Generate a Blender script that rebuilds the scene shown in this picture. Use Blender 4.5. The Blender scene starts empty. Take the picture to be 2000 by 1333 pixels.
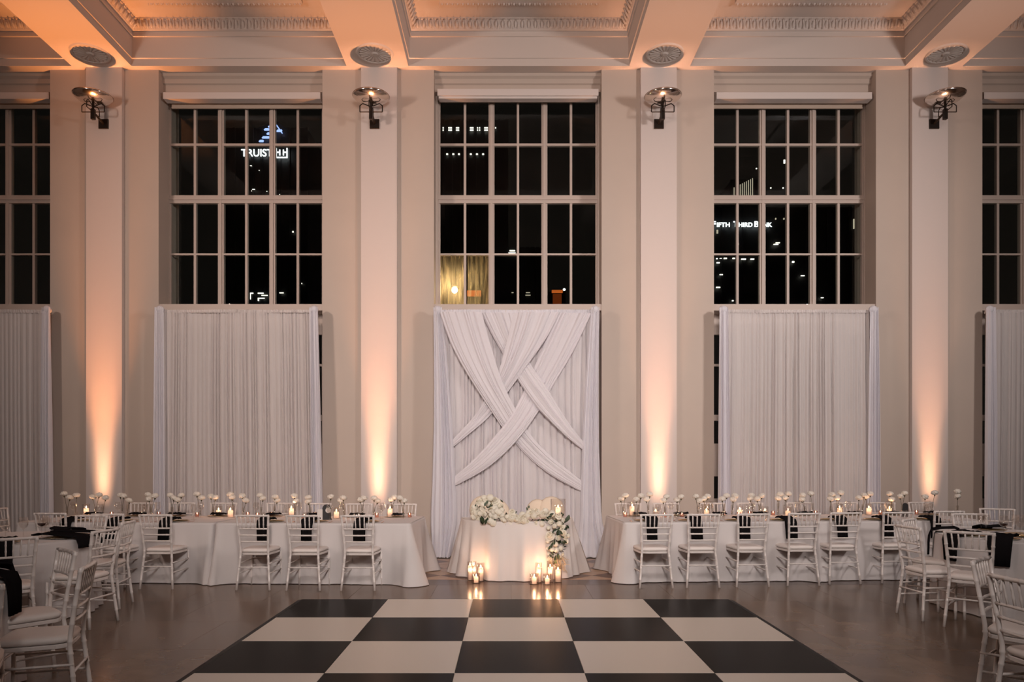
import bpy, math, random
from mathutils import Vector, Matrix
PI = math.pi
R = random.Random(7)
col = bpy.context.scene.collection
sc = bpy.context.scene

# ---------------------------------------------------------------- camera, world, lights, exposure
F = 1440.0; CX = 992.0; HY = 899.0; H = 1.58
def PX(px, Y): return (px - CX) * Y / F
def PZ(py, Y): return H + (HY - py) * Y / F
def FY(py): return H * F / (py - HY)
cam = bpy.data.cameras.new('camera'); co = bpy.data.objects.new('camera', cam); col.objects.link(co)
co.location = (0, 0, H); co.rotation_euler = (PI / 2, 0, 0)
cam.sensor_width = 36; cam.lens = 36 * F / 2000; cam.shift_x = 8 / 2000; cam.shift_y = 232.5 / 2000
cam.clip_start = 0.05; cam.clip_end = 1000
sc.camera = co
sc.view_settings.view_transform = 'Standard'; sc.view_settings.look = 'None'
sc.view_settings.gamma = 1; sc.view_settings.use_curve_mapping = False
sc.view_settings.exposure = 0.10
cy = sc.cycles
cy.use_denoising = True; cy.max_bounces = 7; cy.diffuse_bounces = 4; cy.glossy_bounces = 4
cy.transmission_bounces = 6; cy.transparent_max_bounces = 24; cy.caustics_reflective = False; cy.caustics_refractive = False
cy.sample_clamp_indirect = 4
w = bpy.data.worlds.new('night_sky'); sc.world = w; w.use_nodes = True
w.node_tree.nodes['Background'].inputs[0].default_value = (0.010, 0.0085, 0.007, 1)
w.node_tree.nodes['Background'].inputs[1].default_value = 0.35

def area(name, loc, target, size, power, colr, spread=180, sy=None):
    l = bpy.data.lights.new(name, 'AREA'); l.energy = power; l.color = colr; l.size = size
    if sy: l.shape = 'RECTANGLE'; l.size_y = sy
    l.spread = math.radians(spread)
    o = bpy.data.objects.new(name, l); col.objects.link(o); o.location = loc
    o.rotation_euler = (Vector(target) - Vector(loc)).to_track_quat('-Z', 'Y').to_euler()
    return o
def spot(name, loc, target, power, colr, angle, blend=1, radius=.05):
    l = bpy.data.lights.new(name, 'SPOT'); l.energy = power; l.color = colr
    l.spot_size = math.radians(angle); l.spot_blend = blend; l.shadow_soft_size = radius
    o = bpy.data.objects.new(name, l); col.objects.link(o); o.location = loc
    o.rotation_euler = (Vector(target) - Vector(loc)).to_track_quat('-Z', 'Y').to_euler()
    return o
def point(name, loc, power, colr, radius=.03):
    l = bpy.data.lights.new(name, 'POINT'); l.energy = power; l.color = colr; l.shadow_soft_size = radius
    o = bpy.data.objects.new(name, l); col.objects.link(o); o.location = loc
    return o
WARM = (1.0, 0.80, 0.66)
# house lights of the hall: washing the window wall from both sides, plus the ceiling bays behind the camera
area('house_light_west', (-7.4, 4.6, 5.5), (-1.6, 12.2, 5.0), 0.8, 98, (1.0, 0.79, 0.68), 110)
area('house_light_east', (8.0, 4.6, 5.5), (2.4, 12.2, 5.0), 0.8, 136, (1.0, 0.89, 0.84), 110)
area('house_light_centre', (0.3, -1.0, 5.0), (0.3, 10.8, 2.2), 1.6, 155, (1.0, 0.88, 0.82), 76)
# orange uplights at the foot of each pilaster
PIL = [-6.64, -2.12, 2.48, 6.94]
UPC = [(1.0, 0.33, 0.08), (1.0, 0.38, 0.13), (1.0, 0.43, 0.19), (1.0, 0.46, 0.24)]
UPB = [(1.0, 0.53, 0.29), (1.0, 0.55, 0.32), (1.0, 0.56, 0.34), (1.0, 0.54, 0.30)]
for i, x in enumerate(PIL):
    spot('uplight_beam', (x - .01, 11.97, .24), (x - .01, 12.12, 2.9), [420, 430, 400, 350][i], UPB[i], 15, 1, .03)
    area('uplight_bar', (x - .01, 11.995, .22), (x - .01, 12.12, 3.0), .22, [3.6, 3.8, 3.6, 3.0][i], UPB[i], 16, .05)
    spot('uplight_spill', (x - .01, 11.80, .24), (x, 11.35, 8.0), [2900, 1950, 1250, 780][i], UPC[i], 31, 1, .04)


# ---------------------------------------------------------------- materials
def mat(name, base, rough=.6, metal=0, spec=.5, emis=None, es=0, noise=None, bump=None, coat=0, trans=0):
    m = bpy.data.materials.new(name); m.use_nodes = True; nt = m.node_tree; b = nt.nodes['Principled BSDF']
    b.inputs['Base Color'].default_value = (*base, 1); b.inputs['Roughness'].default_value = rough
    b.inputs['Metallic'].default_value = metal; b.inputs['Specular IOR Level'].default_value = spec
    if coat: b.inputs['Coat Weight'].default_value = coat; b.inputs['Coat Roughness'].default_value = .1
    if emis: b.inputs['Emission Color'].default_value = (*emis, 1); b.inputs['Emission Strength'].default_value = es
    tc = None
    if noise:   # (scale, amount, colour2)
        tc = nt.nodes.new('ShaderNodeTexCoord')
        n = nt.nodes.new('ShaderNodeTexNoise'); n.inputs['Scale'].default_value = noise[0]; n.inputs['Detail'].default_value = 6
        nt.links.new(tc.outputs['Object'], n.inputs['Vector'])
        r = nt.nodes.new('ShaderNodeValToRGB'); r.color_ramp.elements[0].position = .35; r.color_ramp.elements[1].position = .68
        r.color_ramp.elements[0].color = (*base, 1); r.color_ramp.elements[1].color = (*noise[1], 1)
        nt.links.new(n.outputs['Fac'], r.inputs['Fac']); nt.links.new(r.outputs['Color'], b.inputs['Base Color'])
    if bump:    # (scale, strength)
        tc = tc or nt.nodes.new('ShaderNodeTexCoord')
        n2 = nt.nodes.new('ShaderNodeTexNoise'); n2.inputs['Scale'].default_value = bump[0]; n2.inputs['Detail'].default_value = 3
        nt.links.new(tc.outputs['Object'], n2.inputs['Vector'])
        bp = nt.nodes.new('ShaderNodeBump'); bp.inputs['Strength'].default_value = bump[1]; bp.inputs['Distance'].default_value = .01
        nt.links.new(n2.outputs['Fac'], bp.inputs['Height']); nt.links.new(bp.outputs['Normal'], b.inputs['Normal'])
    return m
def fabric(name, base, transl=.25, transp=0.0, scale=300):
    m = bpy.data.materials.new(name); m.use_nodes = True; nt = m.node_tree
    for n in list(nt.nodes): nt.nodes.remove(n)
    out = nt.nodes.new('ShaderNodeOutputMaterial'); d = nt.nodes.new('ShaderNodeBsdfDiffuse'); t = nt.nodes.new('ShaderNodeBsdfTranslucent')
    d.inputs[0].default_value = (*base, 1); t.inputs[0].default_value = (*base, 1)
    mx = nt.nodes.new('ShaderNodeMixShader'); mx.inputs[0].default_value = transl
    nt.links.new(d.outputs[0], mx.inputs[1]); nt.links.new(t.outputs[0], mx.inputs[2]); last = mx
    tc = nt.nodes.new('ShaderNodeTexCoord'); wv = nt.nodes.new('ShaderNodeTexNoise'); wv.inputs['Scale'].default_value = scale
    nt.links.new(tc.outputs['Object'], wv.inputs['Vector'])
    bp = nt.nodes.new('ShaderNodeBump'); bp.inputs['Strength'].default_value = .15; bp.inputs['Distance'].default_value = .002
    nt.links.new(wv.outputs['Fac'], bp.inputs['Height']); nt.links.new(bp.outputs['Normal'], d.inputs['Normal'])
    if transp:
        tr = nt.nodes.new('ShaderNodeBsdfTransparent'); m2 = nt.nodes.new('ShaderNodeMixShader'); m2.inputs[0].default_value = transp
        nt.links.new(last.outputs[0], m2.inputs[1]); nt.links.new(tr.outputs[0], m2.inputs[2]); last = m2
    nt.links.new(last.outputs[0], out.inputs[0])
    return m
def glass(name, tint=(1, 1, 1), edge=.08, rough=0.02, ior=1.45, mult=1.0):
    m = bpy.data.materials.new(name); m.use_nodes = True; nt = m.node_tree
    for n in list(nt.nodes): nt.nodes.remove(n)
    out = nt.nodes.new('ShaderNodeOutputMaterial'); tr = nt.nodes.new('ShaderNodeBsdfTransparent'); tr.inputs[0].default_value = (*tint, 1)
    g = nt.nodes.new('ShaderNodeBsdfGlossy'); g.inputs['Roughness'].default_value = rough; g.inputs[0].default_value = (1, 1, 1, 1)
    fr0 = nt.nodes.new('ShaderNodeLayerWeight'); fr0.inputs[0].default_value = .5
    fr = nt.nodes.new('ShaderNodeMath'); fr.operation = 'POWER'; fr.inputs[1].default_value = 4.0; nt.links.new(fr0.outputs['Facing'], fr.inputs[0])
    mul = nt.nodes.new('ShaderNodeMath'); mul.operation = 'MULTIPLY_ADD'; mul.inputs[1].default_value = mult; mul.inputs[2].default_value = edge
    nt.links.new(fr.outputs[0], mul.inputs[0])
    mx = nt.nodes.new('ShaderNodeMixShader'); nt.links.new(mul.outputs[0], mx.inputs[0])
    nt.links.new(tr.outputs[0], mx.inputs[1]); nt.links.new(g.outputs[0], mx.inputs[2]); nt.links.new(mx.outputs[0], out.inputs[0])
    return m
def emit(name, c, s):
    m = bpy.data.materials.new(name); m.use_nodes = True; nt = m.node_tree
    for n in list(nt.nodes): nt.nodes.remove(n)
    out = nt.nodes.new('ShaderNodeOutputMaterial'); e = nt.nodes.new('ShaderNodeEmission')
    e.inputs[0].default_value = (*c, 1); e.inputs[1].default_value = s; nt.links.new(e.outputs[0], out.inputs[0])
    return m
M = {}
M['wall'] = mat('wall_paint', (.50, .415, .36), .75, noise=(1.2, (.525, .435, .375)), bump=(60, .05))
M['pil'] = mat('pilaster_paint', (.61, .535, .505), .7, bump=(60, .04))
M['ceil'] = mat('ceiling_paint', (.60, .52, .475), .75, bump=(40, .03))
M['trim'] = mat('window_paint', (.50, .41, .36), .5)
M['white_trim'] = mat('white_gloss_trim', (.66, .59, .56), .45)
M['shade'] = mat('roller_blind_cloth', (.47, .37, .30), .85, bump=(150, .1))
M['glass'] = glass('window_glass', (.9, .93, .92), .018, .01, 1.45, .5)
def wet_glass():
    m = bpy.data.materials.new('wet_misted_glass'); m.use_nodes = True; nt = m.node_tree
    for n in list(nt.nodes): nt.nodes.remove(n)
    out = nt.nodes.new('ShaderNodeOutputMaterial'); tr = nt.nodes.new('ShaderNodeBsdfTransparent')
    tl = nt.nodes.new('ShaderNodeBsdfTranslucent'); tl.inputs[0].default_value = (1, .85, .62, 1)
    tc = nt.nodes.new('ShaderNodeTexCoord'); mp = nt.nodes.new('ShaderNodeMapping'); mp.inputs['Scale'].default_value = (30, 30, 3)
    n = nt.nodes.new('ShaderNodeTexNoise'); n.inputs['Scale'].default_value = 1; n.inputs['Detail'].default_value = 5
    nt.links.new(tc.outputs['Object'], mp.inputs[0]); nt.links.new(mp.outputs[0], n.inputs['Vector'])
    r = nt.nodes.new('ShaderNodeMapRange'); r.inputs[1].default_value = .35; r.inputs[2].default_value = .7; r.inputs[3].default_value = .05; r.inputs[4].default_value = .42
    nt.links.new(n.outputs['Fac'], r.inputs[0])
    m2 = nt.nodes.new('ShaderNodeMixShader'); nt.links.new(r.outputs[0], m2.inputs[0])
    nt.links.new(tr.outputs[0], m2.inputs[1]); nt.links.new(tl.outputs[0], m2.inputs[2]); nt.links.new(m2.outputs[0], out.inputs[0])
    return m
M['wet'] = wet_glass()
M['sheer'] = fabric('sheer_white_voile', (.80, .745, .735), .22, .10)
M['drape'] = fabric('white_chiffon', (.80, .755, .775), .22, .02)
M['tail'] = fabric('white_voile_bunched', (.80, .78, .83), .22, .0)
M['swag'] = fabric('white_chiffon_swag', (.80, .765, .80), .2, .0)
M['linen'] = fabric('white_table_linen', (.70, .66, .655), .12, 0, 500)
M['linen2'] = fabric('ivory_satin_linen', (.80, .745, .72), .12, 0, 500)
M['napkin'] = fabric('black_napkin_cotton', (.011, .010, .011), .03, 0, 600)
M['chair'] = mat('white_lacquered_resin', (.72, .665, .64), .28, spec=.5, coat=.2)
M['cushion'] = mat('white_vinyl_cushion', (.78, .72, .69), .55, bump=(40, .05))
M['petal'] = mat('blush_velvet', (.72, .61, .49), .8, bump=(300, .1))
M['iron'] = mat('blackened_iron', (.03, .022, .018), .45, .8)
M['chrome'] = mat('polished_nickel', (.72, .68, .64), .12, 1); M['nickel'] = mat('satin_nickel', (.74, .66, .61), .16, 1)
M['plaster'] = mat('white_plaster', (.58, .51, .47), .8, bump=(80, .08))
M['wax'] = fabric('ivory_wax', (.93, .84, .78), .45, 0, 40)
M['wick'] = mat('burnt_wick', (.02, .015, .01), .9)
M['flame'] = emit('candle_flame', (1, .62, .32), 42)
M['cglass'] = glass('clear_glass', (.97, .96, .95), .05, .03, 1.45, .9)
M['rose_glass'] = glass('rose_tinted_glass', (.95, .80, .76), .03, .04, 1.45, .7)
M['petalw'] = fabric('cream_petals', (.93, .89, .78), .3, 0, 200)
M['petalc'] = fabric('white_carnation_petals', (.93, .89, .82), .3, 0, 200)
M['leaf'] = mat('dark_green_leaf', (.022, .042, .018), .5)
M['leaf2'] = mat('grey_green_leaf', (.05, .075, .04), .55)
M['stem'] = mat('flower_stem', (.055, .05, .02), .6)
M['grass'] = mat('dried_bleached_grass', (.62, .50, .34), .8)
M['black'] = mat('black_card', (.015, .013, .014), .4)
M['white_card'] = mat('white_card', (.75, .70, .66), .6)
M['gold'] = mat('gold_rim_plate', (.62, .42, .20), .3, .7)
M['plate'] = mat('ivory_plate', (.74, .66, .56), .3)
M['copper'] = mat('copper_cutlery', (.75, .40, .27), .25, .9)
M['wine'] = mat('dark_wine', (.03, .008, .006), .15)
M['base_trim'] = mat('baseboard_paint', (.55, .45, .37), .55)
FL = []
for i, (a, b) in enumerate([((.12, .086, .064), (.18, .132, .10)), ((.105, .077, .058), (.155, .116, .09)), ((.135, .097, .072), (.195, .144, .11)), ((.116, .082, .06), (.168, .122, .092))]):
    a = (a[0] * 1.04, a[1] * .94, a[2] * .84); b = (b[0] * 1.04, b[1] * .94, b[2] * .84); m = mat('polished_concrete_slab', a, .20, spec=.28, noise=(2.2 + i * .5, b), bump=(7, .035)); FL.append(m)
M['grout'] = mat('slab_joint', (.10, .075, .057), .3)
M['dia_light'] = mat('beige_stone', (.44, .285, .18), .28, spec=.25, noise=(6, (.38, .24, .15)))
M['dia_dark'] = mat('brown_stone', (.09, .038, .02), .28, spec=.25, noise=(6, (.12, .052, .028)))
M['band'] = mat('dark_stone_band', (.05, .026, .018), .22, spec=.3, noise=(5, (.075, .04, .028)))
M['tile_w'] = mat('white_dance_panel', (.62, .55, .48), .32, bump=(3, .02), spec=.25)
M['tile_b'] = mat('black_dance_panel', (.006, .005, .004), .26, bump=(3, .02), spec=.02)
M['edge'] = mat('black_edge_ramp', (.008, .007, .007), .4, spec=.05)
M['tower'] = mat('night_facade', (.02, .021, .024), .5)
M['lit'] = emit('lit_window', (1, .93, .78), 2.2)
M['litdim'] = emit('dim_window', (1, .85, .62), .5)
M['sign'] = emit('lit_sign', (.96, 1, 1), 2.6)
M['blue'] = emit('blue_crown_light', (.35, .48, 1), 1.5)
M['lamp'] = emit('street_lamp_globe', (1, .74, .38), 150)
M['orange'] = emit('orange_facade_light', (1, .20, .03), .5); M['orange_dim'] = emit('orange_facade_dim', (1, .17, .03), .10)

# ---------------------------------------------------------------- mesh helpers
class MB:
    def __init__(s): s.v = []; s.f = []
    def add(s, v, f):
        n = len(s.v); s.v += [tuple(p) for p in v]; s.f += [tuple(i + n for i in q) for q in f]; return s
    def box(s, x0, x1, y0, y1, z0, z1):
        return s.add([(x0, y0, z0), (x1, y0, z0), (x1, y1, z0), (x0, y1, z0), (x0, y0, z1), (x1, y0, z1), (x1, y1, z1), (x0, y1, z1)],
                     [(0, 3, 2, 1), (4, 5, 6, 7), (0, 1, 5, 4), (1, 2, 6, 5), (2, 3, 7, 6), (3, 0, 4, 7)])
    def bbox(s, x0, x1, y0, y1, z0, z1, b=.004):   # bevelled top box
        v = [(x0, y0, z0), (x1, y0, z0), (x1, y1, z0), (x0, y1, z0), (x0, y0, z1 - b), (x1, y0, z1 - b), (x1, y1, z1 - b), (x0, y1, z1 - b),
             (x0 + b, y0 + b, z1), (x1 - b, y0 + b, z1), (x1 - b, y1 - b, z1), (x0 + b, y1 - b, z1)]
        return s.add(v, [(0, 3, 2, 1), (0, 1, 5, 4), (1, 2, 6, 5), (2, 3, 7, 6), (3, 0, 4, 7), (4, 5, 9, 8), (5, 6, 10, 9), (6, 7, 11, 10), (7, 4, 8, 11), (8, 9, 10, 11)])
    def tube(s, pts, rad, n=8, caps=True):
        pts = [Vector(p) for p in pts]; rr = rad if isinstance(rad, (list, tuple)) else [rad] * len(pts)
        vs = []; fs = []; up = None
        for i, p in enumerate(pts):
            d = (pts[min(i + 1, len(pts) - 1)] - pts[max(i - 1, 0)]).normalized()
            if up is None: up = Vector((0, 0, 1)) if abs(d.z) < .9 else Vector((1, 0, 0))
            a = d.cross(up).normalized(); b = a.cross(d).normalized(); up = b
            for k in range(n):
                t = 2 * PI * k / n; vs.append(p + a * math.cos(t) * rr[i] + b * math.sin(t) * rr[i])
        for i in range(len(pts) - 1):
            for k in range(n):
                fs.append((i * n + k, i * n + (k + 1) % n, (i + 1) * n + (k + 1) % n, (i + 1) * n + k))
        if caps: fs.append(tuple(range(n))[::-1]); fs.append(tuple(range((len(pts) - 1) * n, len(pts) * n)))
        return s.add(vs, fs)
    def lathe(s, prof, n=16, c=(0, 0, 0), wob=None):
        vs = []; fs = []
        for r, z in prof:
            for k in range(n):
                t = 2 * PI * k / n; rr = r * (wob(t, z) if wob else 1); vs.append((c[0] + rr * math.cos(t), c[1] + rr * math.sin(t), c[2] + z))
        for i in range(len(prof) - 1):
            for k in range(n): fs.append((i * n + k, i * n + (k + 1) % n, (i + 1) * n + (k + 1) % n, (i + 1) * n + k))
        if prof[0][0] > 1e-4: fs.append(tuple(range(n))[::-1])
        if prof[-1][0] > 1e-4 and not getattr(s, 'open', False): fs.append(tuple(range((len(prof) - 1) * n, len(prof) * n)))
        return s.add(vs, fs)
    def ball(s, c, r, n=8, m=6, sc3=(1, 1, 1)):
        vs = []; fs = []
        for i in range(m + 1):
            a = PI * i / m
            for k in range(n):
                t = 2 * PI * k / n; vs.append((c[0] + r * sc3[0] * math.sin(a) * math.cos(t), c[1] + r * sc3[1] * math.sin(a) * math.sin(t), c[2] - r * sc3[2] * math.cos(a)))
        for i in range(m):
            for k in range(n): fs.append((i * n + k, i * n + (k + 1) % n, (i + 1) * n + (k + 1) % n, (i + 1) * n + k))
        return s.add(vs, fs)
    def grid(s, fn, nu, nv):
        vs = [fn(i / nu, j / nv) for j in range(nv + 1) for i in range(nu + 1)]
        fs = [(j * (nu + 1) + i, j * (nu + 1) + i + 1, (j + 1) * (nu + 1) + i + 1, (j + 1) * (nu + 1) + i) for j in range(nv) for i in range(nu)]
        return s.add(vs, fs)
    def prism(s, poly, axis, a, b):
        n = len(poly)
        def P(u, v, w): return {'x': (w, u, v), 'y': (u, w, v), 'z': (u, v, w)}[axis]
        vs = [P(u, v, a) for u, v in poly] + [P(u, v, b) for u, v in poly]
        return s.add(vs, [tuple(range(n))[::-1], tuple(range(n, 2 * n))] + [(i, (i + 1) % n, n + (i + 1) % n, n + i) for i in range(n)])
    def xf(s, m): s.v = [tuple(m @ Vector(p)) for p in s.v]; return s
    def mesh(s, name, m, smooth=False):
        me = bpy.data.meshes.new(name); me.from_pydata(s.v, [], s.f)
        import bmesh
        bm = bmesh.new(); bm.from_mesh(me); bmesh.ops.remove_doubles(bm, verts=bm.verts, dist=1e-5)
        if smooth != 'open': bmesh.ops.recalc_face_normals(bm, faces=bm.faces)
        bm.to_mesh(me); bm.free()
        if m: me.materials.append(m)
        if smooth: me.polygons.foreach_set('use_smooth', [True] * len(me.polygons)); me.update()
        return me
    def build(s, name, m, parent=None, smooth=False, loc=None):
        return link(name, s.mesh(name, m, smooth), parent, loc)
def link(name, data, parent=None, loc=None, rot=None):
    o = bpy.data.objects.new(name, data); col.objects.link(o)
    if parent: o.parent = parent
    if loc: o.location = loc
    if rot: o.rotation_euler = rot
    return o
def tag(o, label=None, cat=None, group=None, kind=None):
    if label: o['label'] = label
    if cat: o['category'] = cat
    if group: o['group'] = group
    if kind: o['kind'] = kind
    return o
def thing(name, loc=(0, 0, 0), rz=0, label=None, cat=None, group=None, kind=None):
    o = bpy.data.objects.new(name, None); col.objects.link(o); o.location = loc; o.rotation_euler = (0, 0, rz); o.empty_display_size = .1
    return tag(o, label, cat, group, kind)
def dup(o, parent=None):
    c = o.copy(); col.objects.link(c); c.parent = parent
    for ch in o.children: dup(ch, c)
    return c
def boxm(name, m, parent, *a): return MB().box(*a).build(name, m, parent)
ORD = ['first', 'second', 'third', 'fourth', 'fifth', 'sixth', 'seventh', 'eighth', 'ninth', 'tenth', 'eleventh', 'twelfth', 'thirteenth', 'fourteenth',
       'fifteenth', 'sixteenth', 'seventeenth', 'eighteenth', 'nineteenth', 'twentieth']
def oth(i, n, side='left'):
    other = 'right' if side == 'left' else 'left'
    if n == 1: return 'only'
    if i < (n + 1) // 2: return (ORD[i] if i else '') + (' from ' if i else 'nearest ') + side + ' end'
    j = n - 1 - i
    return (ORD[j] if j else '') + (' from ' if j else 'nearest ') + other + ' end'

# ================================================================ ROOM
WY = 12.2; ZC = 8.04; ZT = 8.76
OPEN = [(-10.6, -7.576), (-5.78, -3.07), (-1.225, 1.55), (3.41, 6.09), (7.85, 10.7)]
XL, XR, YB = -11.4, 11.9, -7.0
# --- window wall: masonry between the openings
wb = MB(); xs = [XL] + [v for o in OPEN for v in o] + [XR]
for i in range(0, len(xs), 2): wb.box(xs[i], xs[i + 1], WY, 12.95, 0, ZC + .8)
for a, b in OPEN: wb.box(a, b, 12.75, 12.95, 7.85, ZC + .8)
wall = tag(wb.build('wall_back', M['wall']), kind='structure')
for i, x in enumerate(PIL):
    p = MB(); p.box(x - .295, x + .295, 12.12, WY, 0, ZC); p.build('pilaster', M['pil'], wall)
bbm = MB()
for i in range(0, len(xs), 2): bbm.box(xs[i], xs[i + 1], WY - .02, WY, 0, .17); bbm.box(xs[i], xs[i + 1], WY - .03, WY, .17, .195)
tag(bbm.build('baseboard_back', M['base_trim']), kind='structure')
tag(MB().box(XL - .2, XL, YB, 13, 0, 8.9).build('wall_left', M['wall']), kind='structure')
tag(MB().box(XR, XR + .2, YB, 13, 0, 8.9).build('wall_right', M['wall']), kind='structure')
tag(MB().box(XL, XR, YB - .2, YB, 0, 8.9).build('wall_front', M['wall']), kind='structure')

# --- coffered ceiling
CX_ = [(-10.7, -7.147), (-6.17, -2.645), (-1.63, 1.99), (2.985, 6.51), (7.45, 11.2)]
CY_ = [(7.6, 12.08), (2.2, 6.6), (-3.2, 1.2), (-6.6, -4.2)]
cm = MB()
def quad(x0, x1, y0, y1, z): cm.add([(x0, y0, z), (x1, y0, z), (x1, y1, z), (x0, y1, z)], [(0, 1, 2, 3)])
bx = [XL] + [v for c in CX_ for v in c] + [XR]
for i in range(0, len(bx), 2): quad(bx[i], bx[i + 1], YB, 12.9, ZC)
by = [YB] + [v for c in reversed(CY_) for v in c] + [12.9]
for (a, b) in CX_:
    for i in range(0, len(by), 2): quad(a, b, by[i], by[i + 1], ZC)
PROF = [(0, 8.04), (0, 8.155), (.02, 8.162), (.02, 8.50), (.045, 8.505), (.045, 8.535), (.03, 8.545), (.03, 8.585), (.06, 8.60), (.085, 8.64), (.10, 8.70), (.105, 8.735), (.13, 8.742), (.13, ZT)]
for (a, b) in CX_:
    for (c, d) in CY_:
        for (i0, z0), (i1, z1) in zip(PROF[:-1], PROF[1:]):
            A = [(a + i0, c + i0, z0), (b - i0, c + i0, z0), (b - i0, d - i0, z0), (a + i0, d - i0, z0)]
            B = [(a + i1, c + i1, z1), (b - i1, c + i1, z1), (b - i1, d - i1, z1), (a + i1, d - i1, z1)]
            cm.add(A + B, [(k, (k + 1) % 4, 4 + (k + 1) % 4, 4 + k) for k in range(4)])
        quad(a + .13, b - .13, c + .13, d - .13, ZT)
cm.box(XL, XR, YB, 12.95, 8.80, 8.95)
ceil = tag(cm.build('ceiling', M['ceil'], smooth=False), kind='structure')
# egg-and-dart runs, real relief, one run per side
def egg_run(p0, p1, inward, wdt=.104, low=8.605, high=8.735, s=1.0):
    m = MB(); p0 = Vector(p0); p1 = Vector(p1); L = (p1 - p0).length; n = int(L / wdt); d = (p1 - p0) / n; u = d.normalized(); inw = Vector(inward)
    for k in range(n):
        c = p0 + d * (k + .5); hz = high - low
        vs = []; fs = []; NA, NB = 6, 4           # half egg pointing down, tilted with the cove
        for j in range(NB + 1):
            ph = PI * j / NB
            for i in range(NA + 1):
                th = PI * i / NA
                lx = math.cos(th) * math.sin(ph) * wdt * .30; ld = math.sin(th) * math.sin(ph) * .060 * s; lz = -math.cos(ph) * hz * .46
                z = (low + high) / 2 + lz; base = (.050 + .045 * (z - low) / hz) * s
                p = c + u * lx + inw * (base + ld); vs.append((p.x, p.y, z))
        for j in range(NB):
            for i in range(NA): fs.append((j * (NA + 1) + i, j * (NA + 1) + i + 1, (j + 1) * (NA + 1) + i + 1, (j + 1) * (NA + 1) + i))
        m.add(vs, fs)
        e = p0 + d * k                             # dart with its tongue
        a = e + inw * (.085 * s); b = e + inw * (.155 * s); q = u * wdt * .05
        m.add([(a - q).to_tuple()[:2] + (low - .006,), (a + q).to_tuple()[:2] + (low - .006,), (b + q).to_tuple()[:2] + (high,), (b - q).to_tuple()[:2] + (high,),
               (a + inw * .03 * s).to_tuple()[:2] + (low - .01,), (b + inw * .02 * s).to_tuple()[:2] + (high - .01,)],
              [(0, 4, 5, 3), (4, 1, 2, 5), (0, 1, 4), (3, 5, 2)])
        m.box(c.x - .014, c.x + .014, c.y - .014, c.y + .014, low - .028, low - .006) if s == 1 else None
    return m
c_, d_ = CY_[0]
for (a, b) in CX_:
    tag(egg_run((a + .0, d_, 0), (b, d_, 0), (0, -1, 0)).build('egg_and_dart_molding', M['plaster'], ceil, True), kind='stuff')
    tag(egg_run((a, 9.6, 0), (a, d_, 0), (1, 0, 0)).build('egg_and_dart_molding', M['plaster'], ceil, True), kind='stuff')
    tag(egg_run((b, 9.6, 0), (b, d_, 0), (-1, 0, 0)).build('egg_and_dart_molding', M['plaster'], ceil, True), kind='stuff')
    f = MB(); i = .56; f.box(a + i, b - i, d_ - i - .14, d_ - i, ZT - .05, ZT - .002); f.box(a + i, a + i + .14, c_ + i, d_ - i - .14, ZT - .05, ZT - .002); f.box(b - i - .14, b - i, c_ + i, d_ - i - .14, ZT - .05, ZT - .002)
    f.build('panel_molding', M['plaster'], ceil)
    tag(egg_run((a + i, d_ - i + .03, 0), (b - i, d_ - i + .03, 0), (0, -1, 0), .08, ZT - .075, ZT - .01, .45).build('panel_bead', M['plaster'], ceil, True), kind='stuff')
# rosettes on the beam soffits (fluted shells)
def rosette():
    m = MB(); N = 160; vs = [(0, 0, -.03)]; fs = []
    rings = [(.04, -.03), (.06, -.012), (.13, -.018), (.22, -.018), (.245, -.008), (.255, -.02), (.28, -.02), (.295, 0)]
    for j, (r, z) in enumerate(rings):
        for k in range(N):
            t = 2 * PI * k / N; fl = math.cos(t * 20) if 1 < j < 5 else 0
            vs.append((r * (1 + .03 * fl) * math.cos(t), r * (1 + .03 * fl) * math.sin(t), z - .005 * fl))
    for k in range(N): fs.append((0, 1 + k, 1 + (k + 1) % N))
    for j in range(len(rings) - 1):
        for k in range(N): fs.append((1 + j * N + k, 1 + j * N + (k + 1) % N, 1 + (j + 1) * N + (k + 1) % N, 1 + (j + 1) * N + k))
    return m.add(vs, fs).mesh('ceiling_rosette', M['plaster'], False)
rm = rosette()
for x in PIL: link('ceiling_rosette', rm, ceil, (x + .01, 11.70, ZC))

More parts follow.
